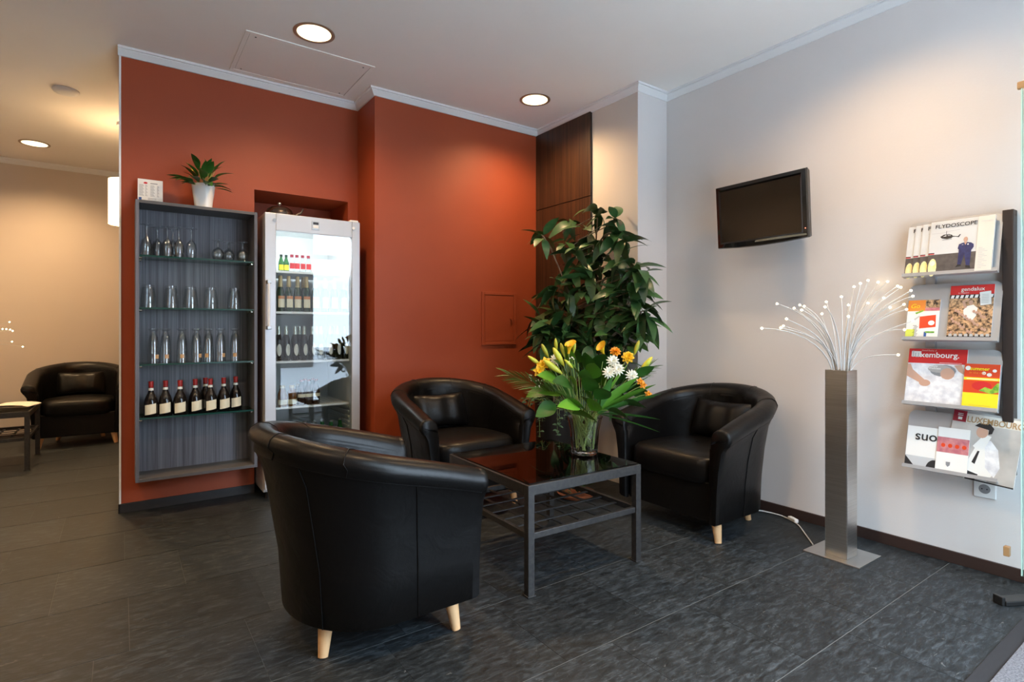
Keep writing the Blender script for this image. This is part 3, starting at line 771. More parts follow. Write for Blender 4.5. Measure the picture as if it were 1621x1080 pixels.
for k, u in enumerate((443, 456, 469, 482, 496, 510, 524, 538)):
    y = 3.90 + .05 * (k % 2); green.put((PXW(u, y), y, .204), 'green bottle with white label standing on the fridge bottom', 'green bottles on the fridge bottom')

# metal pot on top of the fridge
kp = thing('metal_pot', 'dark polished domed metal pot with knob on top of the fridge', 'pot', (.895, 4.03, Z1))
MB().lathe([(.055, 0), (.085, .008), (.095, .035), (.088, .06), (.0, .062)], 24).build('bowl', 'darkmetalpot', kp, True, 50)
MB().lathe([(.088, .061), (.080, .080), (.055, .098), (.02, .106), (.0, .107)], 24, cap=False).build('lid', 'darkmetalpot', kp, True, 60)
MB().lathe([(.006, .105), (.006, .115), (.013, .120), (.011, .130), (.0, .132)], 12).build('knob', 'steel', kp, True, 60)
MB().tube([(.09, 0, .045), (.14, -.01, .075), (.155, -.012, .105)], [.012, .008, .005], 8).build('spout', 'darkmetalpot', kp, True)

# ------------------------------------------------------------------ access door in the terracotta wall
ap = thing('access_door', 'terracotta painted service hatch set in the corner wall beside the plant', 'hatch', (0, 0, 0))
m = MB(); a0, a1, z0, z1 = 2.325, 2.660, .968, 1.392
yy = W2
m.box(a0, a0 + .025, yy - .010, yy, z0, z1); m.box(a1 - .025, a1, yy - .010, yy, z0, z1); m.box(a0 + .025, a1 - .025, yy - .010, yy, z1 - .025, z1); m.box(a0 + .025, a1 - .025, yy - .010, yy, z0, z0 + .025)
m.build('frame', 'red', ap, bevel=.003)
MB().box(a0 + .028, a1 - .028, yy - .007, yy, z0 + .028, z1 - .028).build('door_leaf', 'red', ap, bevel=.002)
MB().tube([(a1 - .055, yy - .022, 1.18), (a1 - .055, yy, 1.18)], [.011, .008], 12).build('knob', 'red', ap, True)
for z in (1.08, 1.29): MB().tube([(a0 + .026, yy - .011, z - .02), (a0 + .026, yy - .011, z + .02)], .005, 8).build('hinge', 'red', ap, True)

# ------------------------------------------------------------------ ceiling fittings
hm = thing('ceiling_hatch', 'flush rectangular access panel with screws in the ceiling', 'hatch', (0, 0, 0))
hx0, hx1, hy0, hy1 = .572, 1.325, 3.375, 3.945
m = MB(); zt = CZ
m.box(hx0, hx1, hy0, hy0 + .022, zt - .006, zt); m.box(hx0, hx1, hy1 - .022, hy1, zt - .006, zt); m.box(hx0, hx0 + .022, hy0 + .022, hy1 - .022, zt - .006, zt); m.box(hx1 - .022, hx1, hy0 + .022, hy1 - .022, zt - .006, zt)
m.build('frame', 'ceiling', hm, bevel=.0015)
MB().box(hx0 + .026, hx1 - .026, hy0 + .026, hy1 - .026, zt - .004, zt).build('panel', 'ceiling', hm, bevel=.001)
for x in (hx0 + .06, hx1 - .06):
    for y in (hy0 + .05, hy1 - .05): MB().lathe([(.005, -.0055), (.005, -.0035)], 8, c=(x, y, zt)).build('screw', 'ink', hm)
sd = MB().lathe([(.075, 0), (.078, -.008), (.070, -.020), (.045, -.026), (0, -.027)], 28, c=(0, 0, 0)).build('smoke_detector', 'cornice', None, True, 50, loc=(-.31, 4.96, CZ))
tag(sd, 'white round smoke detector on the ceiling', 'smoke detector')

def downlight(x, y, label, w=DOWN_W, vis=True):
    t = thing('ceiling_downlight', label, 'ceiling light', (x, y, CZ), 0, 'recessed ceiling downlights')
    MB().lathe([(.093, -.0015), (.112, -.0015), (.112, -.005), (.100, -.007), (.092, -.004)], 36, cap=False).build('ring', 'brassring', t, True, 50)
    MB().lathe([(.094, -.0035), (.060, -.0030), (.0, -.0030)], 36, cap=False).build('lens', 'bulb', t, True)
    l = bpy.data.lights.new('downlight', 'SPOT'); l.energy = w; l.color = WARM; l.spot_size = radians(150); l.spot_blend = .9; l.shadow_soft_size = .07
    lo = bpy.data.objects.new('lamp_light', l); COL.objects.link(lo); lo.parent = t; lo.location = (0, 0, -.02)
    return t
downlight(.893, 3.19, 'round recessed downlight beside the ceiling access panel')
downlight(2.468, 3.19, 'round recessed downlight near the dark wood panelling')
downlight(-.63, 6.555, 'round recessed downlight over the chair in the far room', DOWN_W * 1.6)
for x, y in ((.893, 1.1), (2.468, 1.1), (-.70, 3.19), (-2.2, 3.19), (-.70, 1.1), (-2.2, 1.1), (-2.2, 6.555), (-2.2, 4.9)):  # unseen lamps added for warm ambient light
    downlight(x, y, 'added out-of-view downlight in the ceiling behind or left of the seating', DOWN_W * (1.6 if y > 4 else 1))

pl = thing('pendant_lamp', 'glowing white cylinder pendant lamp past the terracotta wall end', 'lamp', (.025, 5.5, 0))
MB().lathe([(.105, 1.945), (.105, 2.305)], 32, cap=False).build('shade', 'shade', pl, True)
MB().lathe([(.104, 2.304), (.02, 2.306), (.0, 2.306)], 24, cap=False).build('shade_top', 'white', pl, True)
MB().tube([(0, 0, 2.306), (0, 0, CZ - .02)], .003, 6).build('cord', 'cable', pl, True)
MB().lathe([(.05, CZ - .025), (.05, CZ)], 20).build('ceiling_rose', 'white', pl, True)
for z, e_ in ((2.10, 32), (2.36, 7)):
    l = bpy.data.lights.new('pendant_bulb', 'POINT'); l.energy = e_; l.color = WARM; l.shadow_soft_size = .05
    lo = bpy.data.objects.new('pendant_bulb', l); COL.objects.link(lo); lo.parent = pl; lo.location = (0, 0, z if z < 2.3 else 2.4)

# ------------------------------------------------------------------ television
tv = thing('television', 'black flat television on a bracket, mounted high on the white wall', 'television', (3.0, 1.767, 1.775), rot=(radians(4), 0, -pi / 2))
w, h = .275, .186
rows = []
def tvring(ins, y, bow):
    return [(-w + ins, y, -h + ins), (-w / 2, y, -h + ins - bow * .75), (0, y, -h + ins - bow), (w / 2, y, -h + ins - bow * .75), (w - ins, y, -h + ins), (w - ins, y, h - ins), (-w + ins, y, h - ins)]
m = MB().grid([tvring(0, .0, .012), tvring(.004, -.012, .012), tvring(.024, -.018, 0), tvring(.034, -.012, 0)], closed=True)
m.build('bezel', 'pianoblack', tv, True, 30)
b = MB().grid([tvring(0, .0, .012), tvring(.01, .045, .0), tvring(.09, .06, 0)], closed=True); o_ = len(b.v) - 7
b.f.append(tuple(range(o_, o_ + 7))); b.m.append(0); b.build('rear_housing', 'black', tv, True, 30)
MB().box(-w + .033, w - .033, -.0125, -.010, -h + .033, h - .033).build('screen', 'screen', tv)
MB().grid([[(-.03, -.0165, -h + .012), (-.02, -.0185, -h + .022)], [(.1, -.0165, -h + .012), (.1, -.0185, -h + .024)], [(w - .006, -.0165, -h + .013), (w - .006, -.0185, -h + .022)]]).build('silver_strip', 'silvertrim', tv, True)
MB().lathe([(.003, 0), (0, .002)], 8).build('standby_light', 'redled', tv, loc=(w - .012, -.0175, -h + .05), rot=(pi / 2, 0, 0))
MB().box(-.06, .06, .06, .085, -.06, .06).build('mount_plate', 'black', tv, bevel=.003)
MB().box(-.02, .02, .085, .185, -.03, .03).build('wall_arm', 'black', tv, bevel=.003)

# ------------------------------------------------------------------ fibre branch lamps
def make_branch_lamp(loc, tips, label, rz=0):
    t = thing('branch_lamp', label, 'floor lamp', loc, rz, 'fibre branch floor lamps')
    MB().box(-.118, .118, -.128, .128, 0, .006).build('base_plate', 'steel', t, bevel=.001)
    m = MB(); r = .051; z1 = .90; th = .003
    m.box(-r, r, -r, -r + th, .006, z1); m.box(-r, r, r - th, r, .006, z1); m.box(-r, -r + th, -r + th, r - th, .006, z1); m.box(r - th, r, -r + th, r - th, .006, z1)
    m.build('square_post', 'steel', t, bevel=.0015, loc=(-.018, -.005, 0))
    MB().box(-r + th, r - th, -r + th, r - th, .84, .845).build('inner_plate', 'black', t, loc=(-.018, -.005, 0))
    for tp in tips:
        d_ = Vector(tp) - Vector((0, 0, .95)); ax = Vector((d_.x, d_.y, 0))
        s0 = Vector((-.018, -.005, .846)) + (ax.normalized() * .026 if ax.length > .01 else Vector()) + Vector((random.uniform(-.01, .01), random.uniform(-.01, .01), 0))
        m1 = s0 + Vector((d_.x * .03, d_.y * .03, .12 + max(0, d_.z) * .55))
        m2 = s0 + Vector((d_.x * .62, d_.y * .62, .13 + d_.z * .72 + random.uniform(-.02, .03)))
        pts = []
        for i in range(11):
            u = i / 10; pts.append(s0 * (1 - u) ** 3 + m1 * 3 * u * (1 - u) ** 2 + m2 * 3 * u * u * (1 - u) + Vector(tp) * u ** 3)
        br = MB().tube(pts, [lerp(.0033, .0017, i / 10) for i in range(11)], 6).build('branch', 'fibre', t, True, 60)
        MB().lathe([(0, -.0055), (.004, -.004), (.0055, 0), (.004, .004), (0, .0055)], 10, c=tp, cap=False).build('light_tip', 'fibretip', br, True, 80)
    return t
LL = Vector((2.868, 1.267, 0))
tp_px = [(1206, 520), (1236, 519), (1245, 505), (1230, 481), (1257, 488), (1266, 483), (1269, 491), (1273, 485), (1301, 497), (1306, 486), (1308, 478), (1343, 483), (1343, 501), (1352, 454), (1362, 449),
         (1374, 444), (1390, 447), (1405, 446), (1421, 453), (1426, 455), (1442, 460), (1445, 469), (1435, 490), (1431, 482), (1422, 562), (1445, 508), (1432, 522), (1399, 472), (1374, 480), (1409, 487), (1240, 516), (1332, 470)]
tips = []
for i, (u, v) in enumerate(tp_px):
    w = 2.69 + random.uniform(-.16, .14)
    if i in (28, 29): w = 2.86
    if i == 24: w = 2.52
    p = P(u, v, w)
    while p.x > 3.165 or (p.y < 1.10 and p.x > 3.02): w -= .02; p = P(u, v, w)
    tips.append(tuple(p - LL))
make_branch_lamp(LL, tips, 'brushed steel square-post lamp with white glowing branches, near the white wall')
lb = Vector((-1.16, 6.75, 0)); tips2 = []
for u, v in ((36, 549), (15, 510), (10, 521), (16, 522), (20, 524), (19, 541), (4, 521), (-20, 500), (-40, 490), (-70, 495), (-95, 505), (-120, 520), (-110, 545), (-60, 480), (-30, 530), (-80, 520)):
    tips2.append(tuple(P(u, v, 4.85 + random.uniform(-.12, .12)) - lb))
make_branch_lamp(lb, tips2, 'glowing white branch lamp beside the newspaper table in the far room')

# lamp cable along the skirting
cb = thing('power_cable', 'white lamp cable with inline switch lying along the skirting board', 'cable', (0, 0, 0))
pts = [(2.86, 1.40, .006), (2.98, 1.50, .005), (3.10, 1.60, .005), (3.155, 1.72, .006), (3.135, 1.80, .010), (3.10, 1.86, .014), (3.02, 1.90, .02), (2.98, 1.98, .006), (3.0, 2.1, .004), (3.06, 2.3, .004)]
cpts = []
for i in range(len(pts) - 1):
    a, b_ = Vector(pts[i]), Vector(pts[i + 1]); cpts += [a.lerp(b_, k / 4) for k in range(4)]
cpts.append(Vector(pts[-1]))
for _ in range(2): cpts = [cpts[0]] + [(cpts[i - 1] + cpts[i] * 2 + cpts[i + 1]) / 4 for i in range(1, len(cpts) - 1)] + [cpts[-1]]
MB().tube(cpts, .0035, 6).build('cord', 'cable', cb, True)
sw = MB().box(-.034, .034, -.013, .013, 0, .022).build('inline_switch', 'white', cb, bevel=.006, loc=(3.125, 1.64, .001), rot=(0, 0, radians(62)))

# ------------------------------------------------------------------ wall socket, floor stop, mat
so = thing('wall_socket', 'white wall socket on the wall under the magazine rack', 'socket', (RX, .80, .375))
MB().box(-.009, 0, -.04, .04, -.04, .04).build('cover_plate', 'white', so, bevel=.003)
MB().tube([(-.0095, 0, 0), (-.006, 0, 0)], .021, 20).build('socket_well', 'inkgrey', so, True)
for y in (-.009, .009): MB().tube([(-.0105, y, 0), (-.008, y, 0)], .003, 8).build('contact_hole', 'ink', so)
st = thing('door_floor_stop', 'black metal door stop bar on the floor beside the skirting', 'door stop', (2.865, .672, 0), radians(-28))
MB().box(0, .30, -.026, .026, 0, .020).build('bar', 'black', st, bevel=.004)
MB().box(-.012, .004, -.020, .020, 0, .034).build('stop_lip', 'black', st, bevel=.003)
mt_ = thing('door_mat', 'grey entrance mat with dark rubber border', 'mat', (0, 0, 0))
MB().box(.9, 2.772, -.42, .587, .0003, .006).build('rubber_border', 'matborder', mt_, bevel=.002)
MB().box(.95, 2.722, -.37, .537, .006, .013).build('pile', 'matpile', mt_, bevel=.003)

# ------------------------------------------------------------------ magazine rack
TILT = radians(15)
RY0, RW = 1.078, .352          # left edge (seen from the room) and width
LIPZ = [1.350, 1.050, .745, .445]; LIPX = 3.055
rk = thing('magazine_rack', 'grey steel wall rack with four tilted magazine shelves', 'magazine rack', (0, 0, 0))
MB().box(3.135, RX, .690, .728, .46, 1.615).build('back_rail', 'rackdark', rk, bevel=.002)
MB().box(3.165, RX, .98, 1.02, .56, 1.55).build('back_rail', 'rackgrey', rk, bevel=.002)
for i, z in enumerate(LIPZ):
    s_ = empty('tilted_shelf', (LIPX, RY0, z), (-TILT, 0, -pi / 2)); s_.parent = rk
    me = MB(); hgt = .275
    # plate with rounded upper corners, folded lip
    rc = .03; poly = [(0, 0), (RW, 0)] + [(RW - rc + rc * sin(a), hgt - rc + rc * cos(a)) for a in [pi / 2, pi / 3, pi / 6, 0]] + [(rc - rc * sin(a), hgt - rc + rc * cos(a)) for a in [0, pi / 6, pi / 3, pi / 2]]
    me.prism(poly, 'y', .022, .025)
    bpy.data.objects.remove(s_)
    p_ = me.build('shelf_plate', 'rackgrey', rk, loc=(LIPX, RY0, z), rot=(-TILT, 0, -pi / 2))
    MB().box(0, RW, -.004, .025, -.004, 0).build('lip_base', 'rackgrey', p_)
    MB().box(0, RW, -.004, -.001, 0, .012).build('lip', 'rackgrey', p_)
    for bx in (.05, .29):
        MB().box(bx, bx + .02, .025, .025 + .06 + .0, .10, .13).build('bracket', 'rackdark', p_)

def magazine(name, label, cat, shelf, a, w, h, d, prints, group=None, th=.005, roll=0, pages='paper', db=.001):
    """a = distance along the shelf, d = gap in front of the plate, prints = [(poly or rect, material)]"""
    e = thing(name, label, cat, (0, 0, 0), 0, group)
    base = Matrix.Translation((LIPX, RY0, LIPZ[shelf])) @ Euler((-TILT, 0, -pi / 2)).to_matrix().to_4x4()
    e.matrix_world = base @ Matrix.Translation((a, .0215 - d, db)) @ Matrix.Rotation(roll, 4, 'Y')
    MB().box(0, w, -th, 0, 0, h).build('pages', pages, e)
    if prints:
        mats = []; m = MB()
        for k, (g, mt) in enumerate(prints):
            if mt not in mats: mats.append(mt)
            if len(g) == 4 and not isinstance(g[0], tuple):
                x0, x1, z0, z1 = g; g = [(x0, z0), (x1, z0), (x1, z1), (x0, z1)]
            y = -th - .00025 - .00012 * k
            m.add([(x * w, y, z * h) for x, z in g], [tuple(range(len(g)))], mats.index(mt))
        me = bpy.data.meshes.new('cover_print'); me.from_pydata(m.v, [], m.f); me.update()
        for mt in mats: me.materials.append(M[mt])
        me.polygons.foreach_set('material_index', m.m)
        link('cover_print', me, e)
    e['th'] = th
    return e
def mtext(e, s, x, z, size, mat, align='LEFT', sx=1, bold=0, flip=False, lift=.0025, shear=0):
    return text('cover_title', s, size, mat, e, (x, -e['th'] - lift, z), (pi / 2, 0 if not flip else pi, 0), align, sx, bold, shear)
def ell(cx, cz, rx, rz, n=14, a0=0, a1=2 * pi):
    return [(cx + rx * cos(lerp(a0, a1, i / n)), cz + rz * sin(lerp(a0, a1, i / n))) for i in range(n)]

# top shelf: staggered copies of one magazine
def fly(i, a, d, label):
    w, h = .205, .252
    pr = [((0, 1, 0, .365), 'tarmac'), ((0, 1, .365, .99), 'skyprint'), ((0, .10, .37, .385), 'redprint'), ((0, .10, .385, .40), 'ink'),
          (ell(.09, .11, .075, .16), 'yellowspot'),
          ((.12, .34, .795, .802), 'inkpale'), ((.34, .58, .80, .808), 'inkpale'),
          ([(.24, .70), (.27, .665), (.36, .645), (.44, .65), (.47, .68), (.45, .715), (.40, .735), (.30, .735)], 'ink'), ([(.44, .70), (.58, .665), (.60, .715), (.585, .715), (.565, .68), (.45, .68)], 'ink'),
          ((.335, .345, .735, .80), 'ink'), ((.28, .44, .635, .640), 'ink'), ([(.29, .70), (.34, .72), (.34, .70)], 'inkpale'),
          # standing man in navy overalls
          ([(.60, .38), (.60, .52), (.64, .545), (.70, .55), (.78, .545), (.83, .52), (.83, .47), (.79, .38)], 'navy'), ([(.585, .44), (.60, .53), (.63, .535), (.62, .42)], 'navy'), ([(.80, .42), (.81, .535), (.845, .51), (.85, .46), (.83, .42)], 'navy'),
          ([(.605, .395), (.60, .14), (.655, .14), (.695, .33), (.735, .13), (.79, .12), (.785, .395)], 'navy'), ([(.58, .10), (.66, .12), (.655, .145), (.60, .145)], 'ink'), ([(.735, .10), (.80, .09), (.79, .125), (.735, .135)], 'ink'),
          (ell(.705, .595, .035, .05), 'skin'), ([(.685, .55), (.725, .55), (.705, .50)], 'skin'),
          ((.86, 1, 0, 1), 'paperwarm')]
    pr += [((.88, .88 + .03 + .05 * ((k * 5) % 3) / 3, .05 + k * .035, .056 + k * .035), 'inkpale') for k in range(9)]
    e = magazine('magazine', label, 'magazine', 0, a, w, h, d, pr, 'copies of the helicopter magazine')
    mtext(e, 'FLYDOSCOPE', .10 * w, .875 * h, .026, 'ink', sx=1.03, bold=.0003); return e
for i, (a, d) in enumerate(((.002, .001), (.034, .0065), (.064, .012))):
    fly(i, a, d, ('hindmost copy of the helicopter magazine on the top rack shelf', 'second copy from the back of the helicopter magazine on the top rack shelf', 'helicopter magazine copy directly behind the foremost one, top rack shelf')[i])
# copy in front carries a wider flap
e = None
def front():
    w, h = .235, .255
    k_ = .205 / .235
    pr = [((0, 1, 0, .365), 'tarmac'), ((0, 1, .365, .99), 'skyprint'), ((0, .10, .37, .385), 'redprint'), ((0, .10, .385, .40), 'ink'), (ell(.085, .12, .07, .17), 'yellowspot'), (ell(.085, .20, .045, .05), 'paperwarm'),
          ((.03, .27, .768, .775), 'inkpale'), ([(.27, .782), (.48, .80), (.48, .806), (.27, .790)], 'inkpale'),
          ([(.17, .70), (.20, .665), (.28, .645), (.35, .65), (.38, .68), (.36, .715), (.32, .735), (.23, .735)], 'ink'), ([(.35, .70), (.47, .655), (.50, .71), (.48, .71), (.455, .675), (.36, .675)], 'ink'),
          ((.265, .272, .735, .80), 'ink'), ((.21, .36, .630, .636), 'ink'), ([(.21, .695), (.27, .725), (.27, .695)], 'inkpale'), ([(.29, .725), (.34, .72), (.34, .70), (.29, .70)], 'inkgrey'),
          ([(.49, .36), (.485, .50), (.52, .535), (.585, .55), (.66, .535), (.69, .50), (.68, .36)], 'navy'), ([(.47, .44), (.485, .52), (.53, .535), (.51, .40)], 'navy'), ([(.66, .40), (.665, .535), (.71, .50), (.715, .45), (.69, .40)], 'navy'),
          ([(.49, .395), (.485, .13), (.54, .13), (.58, .33), (.62, .11), (.675, .10), (.68, .395)], 'navy'), ([(.455, .09), (.545, .11), (.54, .14), (.485, .14)], 'ink'), ([(.615, .075), (.69, .06), (.68, .105), (.615, .12)], 'ink'),
          (ell(.583, .60, .032, .048), 'skin'), ([(.56, .55), (.61, .55), (.585, .495)], 'skin'), (ell(.625, .505, .012, .012), 'paper'), ((.53, .555, .50, .505), 'paper'),
          ((.755, 1, 0, 1.0), 'paperwarm')]
    pr += [((.79, .79 + .06 + .11 * ((k * 5) % 3) / 3, .05 + k * .03, .056 + k * .03), 'inkpale') for k in range(13)]
    pr += [((.80, .97, .90, .906), 'inkpale')]
    e = magazine('magazine', 'foremost helicopter magazine with a man in navy overalls on its cover', 'magazine', 0, .098, w, h, .0175, pr, 'copies of the helicopter magazine', th=.006)
    mtext(e, 'FLYDOSCOPE', .075 * w, .865 * h, .0255, 'ink', sx=1.0, bold=.0003)
front()
# second shelf
pr = [((0, 1, .72, 1), 'orangeprint'), ((.55, 1, .80, 1), 'crowd'), ((.55, 1, .72, .80), 'pinkprint'), ([(.42, .28), (.92, .32), (.90, .62), (.40, .58)], 'vermilion'), (ell(.78, .42, .10, .06), 'paper'), ((0, .28, .04, .26), 'limeprint'),
      ([(.25, .68), (.50, .75), (.50, .71), (.28, .64)], 'greenprint'), ([(.2, .5), (.40, .62), (.40, .57), (.22, .46)], 'inkpale'), ((.58, .66, .05, .20), 'blueprint'), ((.62, .90, .17, .21), 'greenprint')]
pr += [((.22 + .02 * (k % 3), .34 + .02 * (k % 3), .08 + k * .03, .088 + k * .03), 'ink') for k in range(10)]
e = magazine('brochure', 'small white brochure with orange heading on the second rack shelf', 'brochure', 1, .006, .128, .195, .001, pr); mtext(e, 'Go', .010, .155, .030, 'yellowprint', shear=.25)
pr = [((0, 1, .83, 1), 'redprint'), ((0, 1, .76, .83), 'ink'), ((0, 1, .09, .76), 'crowd'), ((0, 1, .05, .09), 'ink'), ((0, 1, 0, .05), 'redprint'), ((.28, .66, 0, .03), 'paper'),
      ([(.36, .40), (.34, .55), (.42, .62), (.56, .64), (.66, .58), (.64, .44), (.56, .36)], 'paper'), (ell(.50, .68, .05, .045), 'skin'), ([(.36, .57), (.30, .70), (.46, .76), (.47, .73), (.36, .69), (.42, .60)], 'skin')]
pr += [([(.02 + k * .11, .765), (.09 + k * .11, .765), (.11 + k * .11, .82), (.04 + k * .11, .82)], 'paper') for k in range(9)]
pr += [([(.05 + k * .12, .07), (.13 + k * .12, .07), (.12 + k * .12, .115), (.05 + k * .12, .115)], 'inkpale') for k in range(8)]
pr += [([(.72, .62), (.96, .64), (.93, .88), (.68, .86)], 'paper')]
pr += [(ell(.10 + .8 * ((k * 37) % 23) / 23, .14 + .42 * ((k * 17) % 19) / 19, .035, .028, 8), 'skin') for k in range(26)]
pr += [((.74, .90, .66 + k * .03, .665 + k * .03), 'inkgrey') for k in range(6)]
e = magazine('magazine', 'red magazine with a concert crowd photo on the second rack shelf', 'magazine', 1, .168, .158, .258, .001, pr, th=.004); mtext(e, 'gendalux', .040, .231, .025, 'paper', sx=.95, bold=.0002)
mtext(e, 'Le magazine', .030, .2195, .008, 'paper')
# third shelf
pr = [((0, 1, .74, 1), 'redprint'), ((0, 1, 0, .74), 'foam'), ((.05, .22, .855, .955), 'paper'), (ell(.62, .62, .22, .105), 'inkgrey'), (ell(.56, .65, .20, .07), 'greyphoto'), (ell(.70, .57, .12, .10), 'skin'),
      ([(0, .50), (.22, .40), (.34, .36), (.32, .45), (.10, .62), (.05, .72), (0, .72)], 'skin'), (ell(.33, .39, .10, .06), 'skin'), ([(.92, .74), (1, .55), (.88, .62), (.80, .72)], 'skin'), ((.55, .92, .755, .760), 'paper')]
e = magazine('magazine', 'magazine with red banner and a bather in foam on the third rack shelf', 'magazine', 2, .002, .228, .270, .001, pr, th=.004)
mtext(e, 'lu', .014, .229, .043, 'inkpale', bold=.0006); mtext(e, 'xembourg.', .048, .229, .036, 'paper', sx=.97, bold=.0006)
mtext(e, 'Grand Duchy of', .052, .2585, .009, 'paper'); mtext(e, 'Beauty', .085, .184, .013, 'paper', bold=.0003); mtext(e, 'Wellness', .085, .173, .013, 'paper', bold=.0003)
pr = [((0, 1, .70, 1), 'vermilion'), ((0, 1, .64, .70), 'yellowprint'), ((0, 1, .36, .64), 'vermilion'), (ell(.52, .52, .28, .10), 'redprint'), ([(.45, .42), (.62, .50), (.80, .46), (.95, .60), (1, .60), (1, .40), (.78, .36)], 'greenprint'), ((0, 1, 0, .36), 'yellowprint'),
      (ell(.10, .90, .08, .05), 'paper'), (ell(.85, .86, .06, .035), 'paper'), (ell(.56, .80, .06, .035), 'paper'), (ell(.71, .77, .07, .04), 'paper'), ((.2, .8, .09, .094), 'goldprint'), ((.08, .95, .66, .675), 'paper')]
e = magazine('brochure', 'red and yellow summer brochure with a strawberry on the third rack shelf', 'brochure', 2, .226, .124, .205, .006, pr, th=.007)
mtext(e, 'summer', .020, .176, .021, 'yellowprint', sx=.98, bold=.0004); mtext(e, 'in the city', .018, .160, .014, 'orangeprint')
# bottom shelf
pr = [((0, 1, .30, 1), 'paper'), ((0, 1, 0, .28), 'inkpale'), ([(0, 0), (.30, 0), (0, .27)], 'ink'), (ell(.78, .0, .22, .24, 12, 0, pi), 'ink'), ((.5, 1, 0, .06), 'ink')]
e = magazine('booklet', 'upside-down white booklet with large black letters, bottom rack shelf', 'booklet', 3, .006, .150, .195, .001, pr, th=.012); mtext(e, 'ions', .135, .160, .062, 'ink', flip=True, sx=1, bold=.0006)
pr = [((0, 1, .44, .78), 'pinkprint')] + [(ell(.2 + .22 * k, .60, .07, .045), 'vermilion') for k in range(4)] + [([(.33, .24), (.47, .24), (.46, .17), (.40, .13), (.34, .17)], 'inkgrey')]
magazine('leaflet', 'white leaflet with pink flower band, overlapping the upside-down booklet', 'leaflet', 3, .128, .118, .205, .014, pr, th=.003)
pr = [((0, 1, 0, 1), 'greyphoto'), ((0, .20, .83, 1), 'maroon'), ((.20, 1, .83, .97), 'paperwarm'), ([(.30, 0), (.33, .30), (.42, .55), (.50, .62), (.58, .50), (.66, .30), (.70, .14), (.62, .0)], 'paper'), ([(.52, .60), (.60, .62), (.72, .50), (.78, .25), (.72, .10), (.58, .22), (.55, .40)], 'foam'),
      ([(.36, .50), (.50, .70), (.60, .68), (.54, .52), (.44, .44)], 'paper'), (ell(.46, .72, .085, .085), 'skin'), ([(.34, .80), (.40, .85), (.55, .86), (.62, .80), (.60, .72), (.55, .70), (.55, .77), (.40, .79)], 'ink'),
      ([(.38, .26), (.44, .44), (.47, .44), (.43, .24)], 'ink'), ([(.32, 0), (.33, .13), (.50, .10), (.46, 0)], 'ink'), ((.40, 1, 0, .02), 'ink')]
pr += [([(.08, .86), (.14, .86), (.14, .90), (.08, .90)], 'paper'), ((.07, .15, .92, .93), 'paper'), ((.07, .15, .945, .955), 'paper')]
e = magazine('magazine', 'large grey fashion magazine sticking out of the bottom rack shelf', 'magazine', 3, .158, .245, .300, .002, pr, roll=radians(4), th=.006, db=-.004)
mtext(e, 'LUXEMBOURG', .052, .253, .038, 'goldprint', sx=.78, bold=.0005)

# ------------------------------------------------------------------ big plant in the corner
PL = Vector((2.54, 3.02, 0))
bp = thing('corner_plant', 'tall dark green leafy indoor tree in the corner by the wood panelling', 'potted plant', PL)
MB().lathe([(.13, 0), (.135, .01), (.165, .58), (.172, .60), (.160, .60), (.150, .56), (.0, .56)], 28).build('planter', 'potdark', bp, True, 50)
MB().lathe([(.150, .562), (.0, .57)], 24, cap=False).build('soil', 'soil', bp)
lv = [leaf_mesh('leaf', .175, .070, 1.1, .16, 'leafdark'), leaf_mesh('leaf', .165, .062, .6, .2, 'leafdark'), leaf_mesh('leaf', .18, .074, 1.5, .15, 'leafdark')]
# (pixel u, v, depth offset) of the leaf whorls; stems run up from the planter
whorl = [(860, 373, -.05), (905, 350, .10), (930, 372, 0), (948, 338, .05), (975, 352, -.05), (990, 378, .08), (958, 385, -.1), (915, 400, -.12), (938, 420, 0), (985, 410, -.02), (1006, 425, .05), (1013, 432, -.10),
         (965, 440, -.15), (900, 440, .08), (870, 470, .05), (885, 455, -.10), (925, 465, -.15), (950, 480, .05), (985, 462, -.12), (1005, 478, .0), (1020, 492, -.05), (855, 500, 0), (875, 515, -.15), (905, 505, -.18), (935, 515, -.08),
         (965, 510, -.18), (990, 505, .0), (1012, 515, -.15), (868, 545, -.05), (895, 545, .08), (925, 548, -.12), (955, 545, .05), (975, 548, -.1), (885, 490, .15), (915, 530, .14), (945, 400, .12), (975, 480, .14)]
whorl += [(880, 575, 0), (905, 585, -.05), (930, 580, .05), (955, 585, 0), (980, 580, -.08), (1000, 545, -.1), (900, 615, .05), (935, 615, 0), (960, 620, .05), (862, 525, -.1), (1022, 505, -.2), (915, 640, .02), (895, 385, .05), (972, 372, .0), (912, 425, -.05), (955, 410, -.1), (890, 530, -.2), (945, 500, -.2), (980, 530, -.2), (870, 540, -.22), (900, 470, -.1), (935, 445, -.12), (960, 465, .0), (995, 445, -.1), (1000, 530, -.2), (920, 495, .1), (1005, 460, -.15), (880, 500, .1), (930, 540, -.25), (965, 535, -.25), (860, 515, -.05), (1010, 490, -.25), (905, 560, -.22)]
whorl.sort(key=lambda q_: q_[2] + (.3 if q_[1] > 570 else 0))
WP = 2.54 * FW.x + 3.02 * FW.y
def stem(pts, r0, r1):
    n = len(pts); MB().tube(pts, [lerp(r0, r1, i / (n - 1)) for i in range(n)], 7).build('stem', 'bark', bp, True, 60)
def rel(u, v, dw):
    w = WP + dw
    while P(u, v, w).x > 2.73: w -= .02
    return P(u, v, w) - PL
stem([(0, 0, .56), (.0, .02, .75), rel(925, 500, 0), rel(940, 430, .0), rel(946, 345, .05)], .010, .005)
stem([(-.03, 0, .56), (-.04, 0, .75), rel(912, 490, -.03), rel(885, 425, -.04), rel(868, 385, -.05), rel(857, 372, -.05)], .008, .0045)
stem([(.04, 0, .56), (.05, 0, .75), rel(965, 530, -.03), rel(982, 460, -.03), rel(992, 380, .02)], .008, .0045)
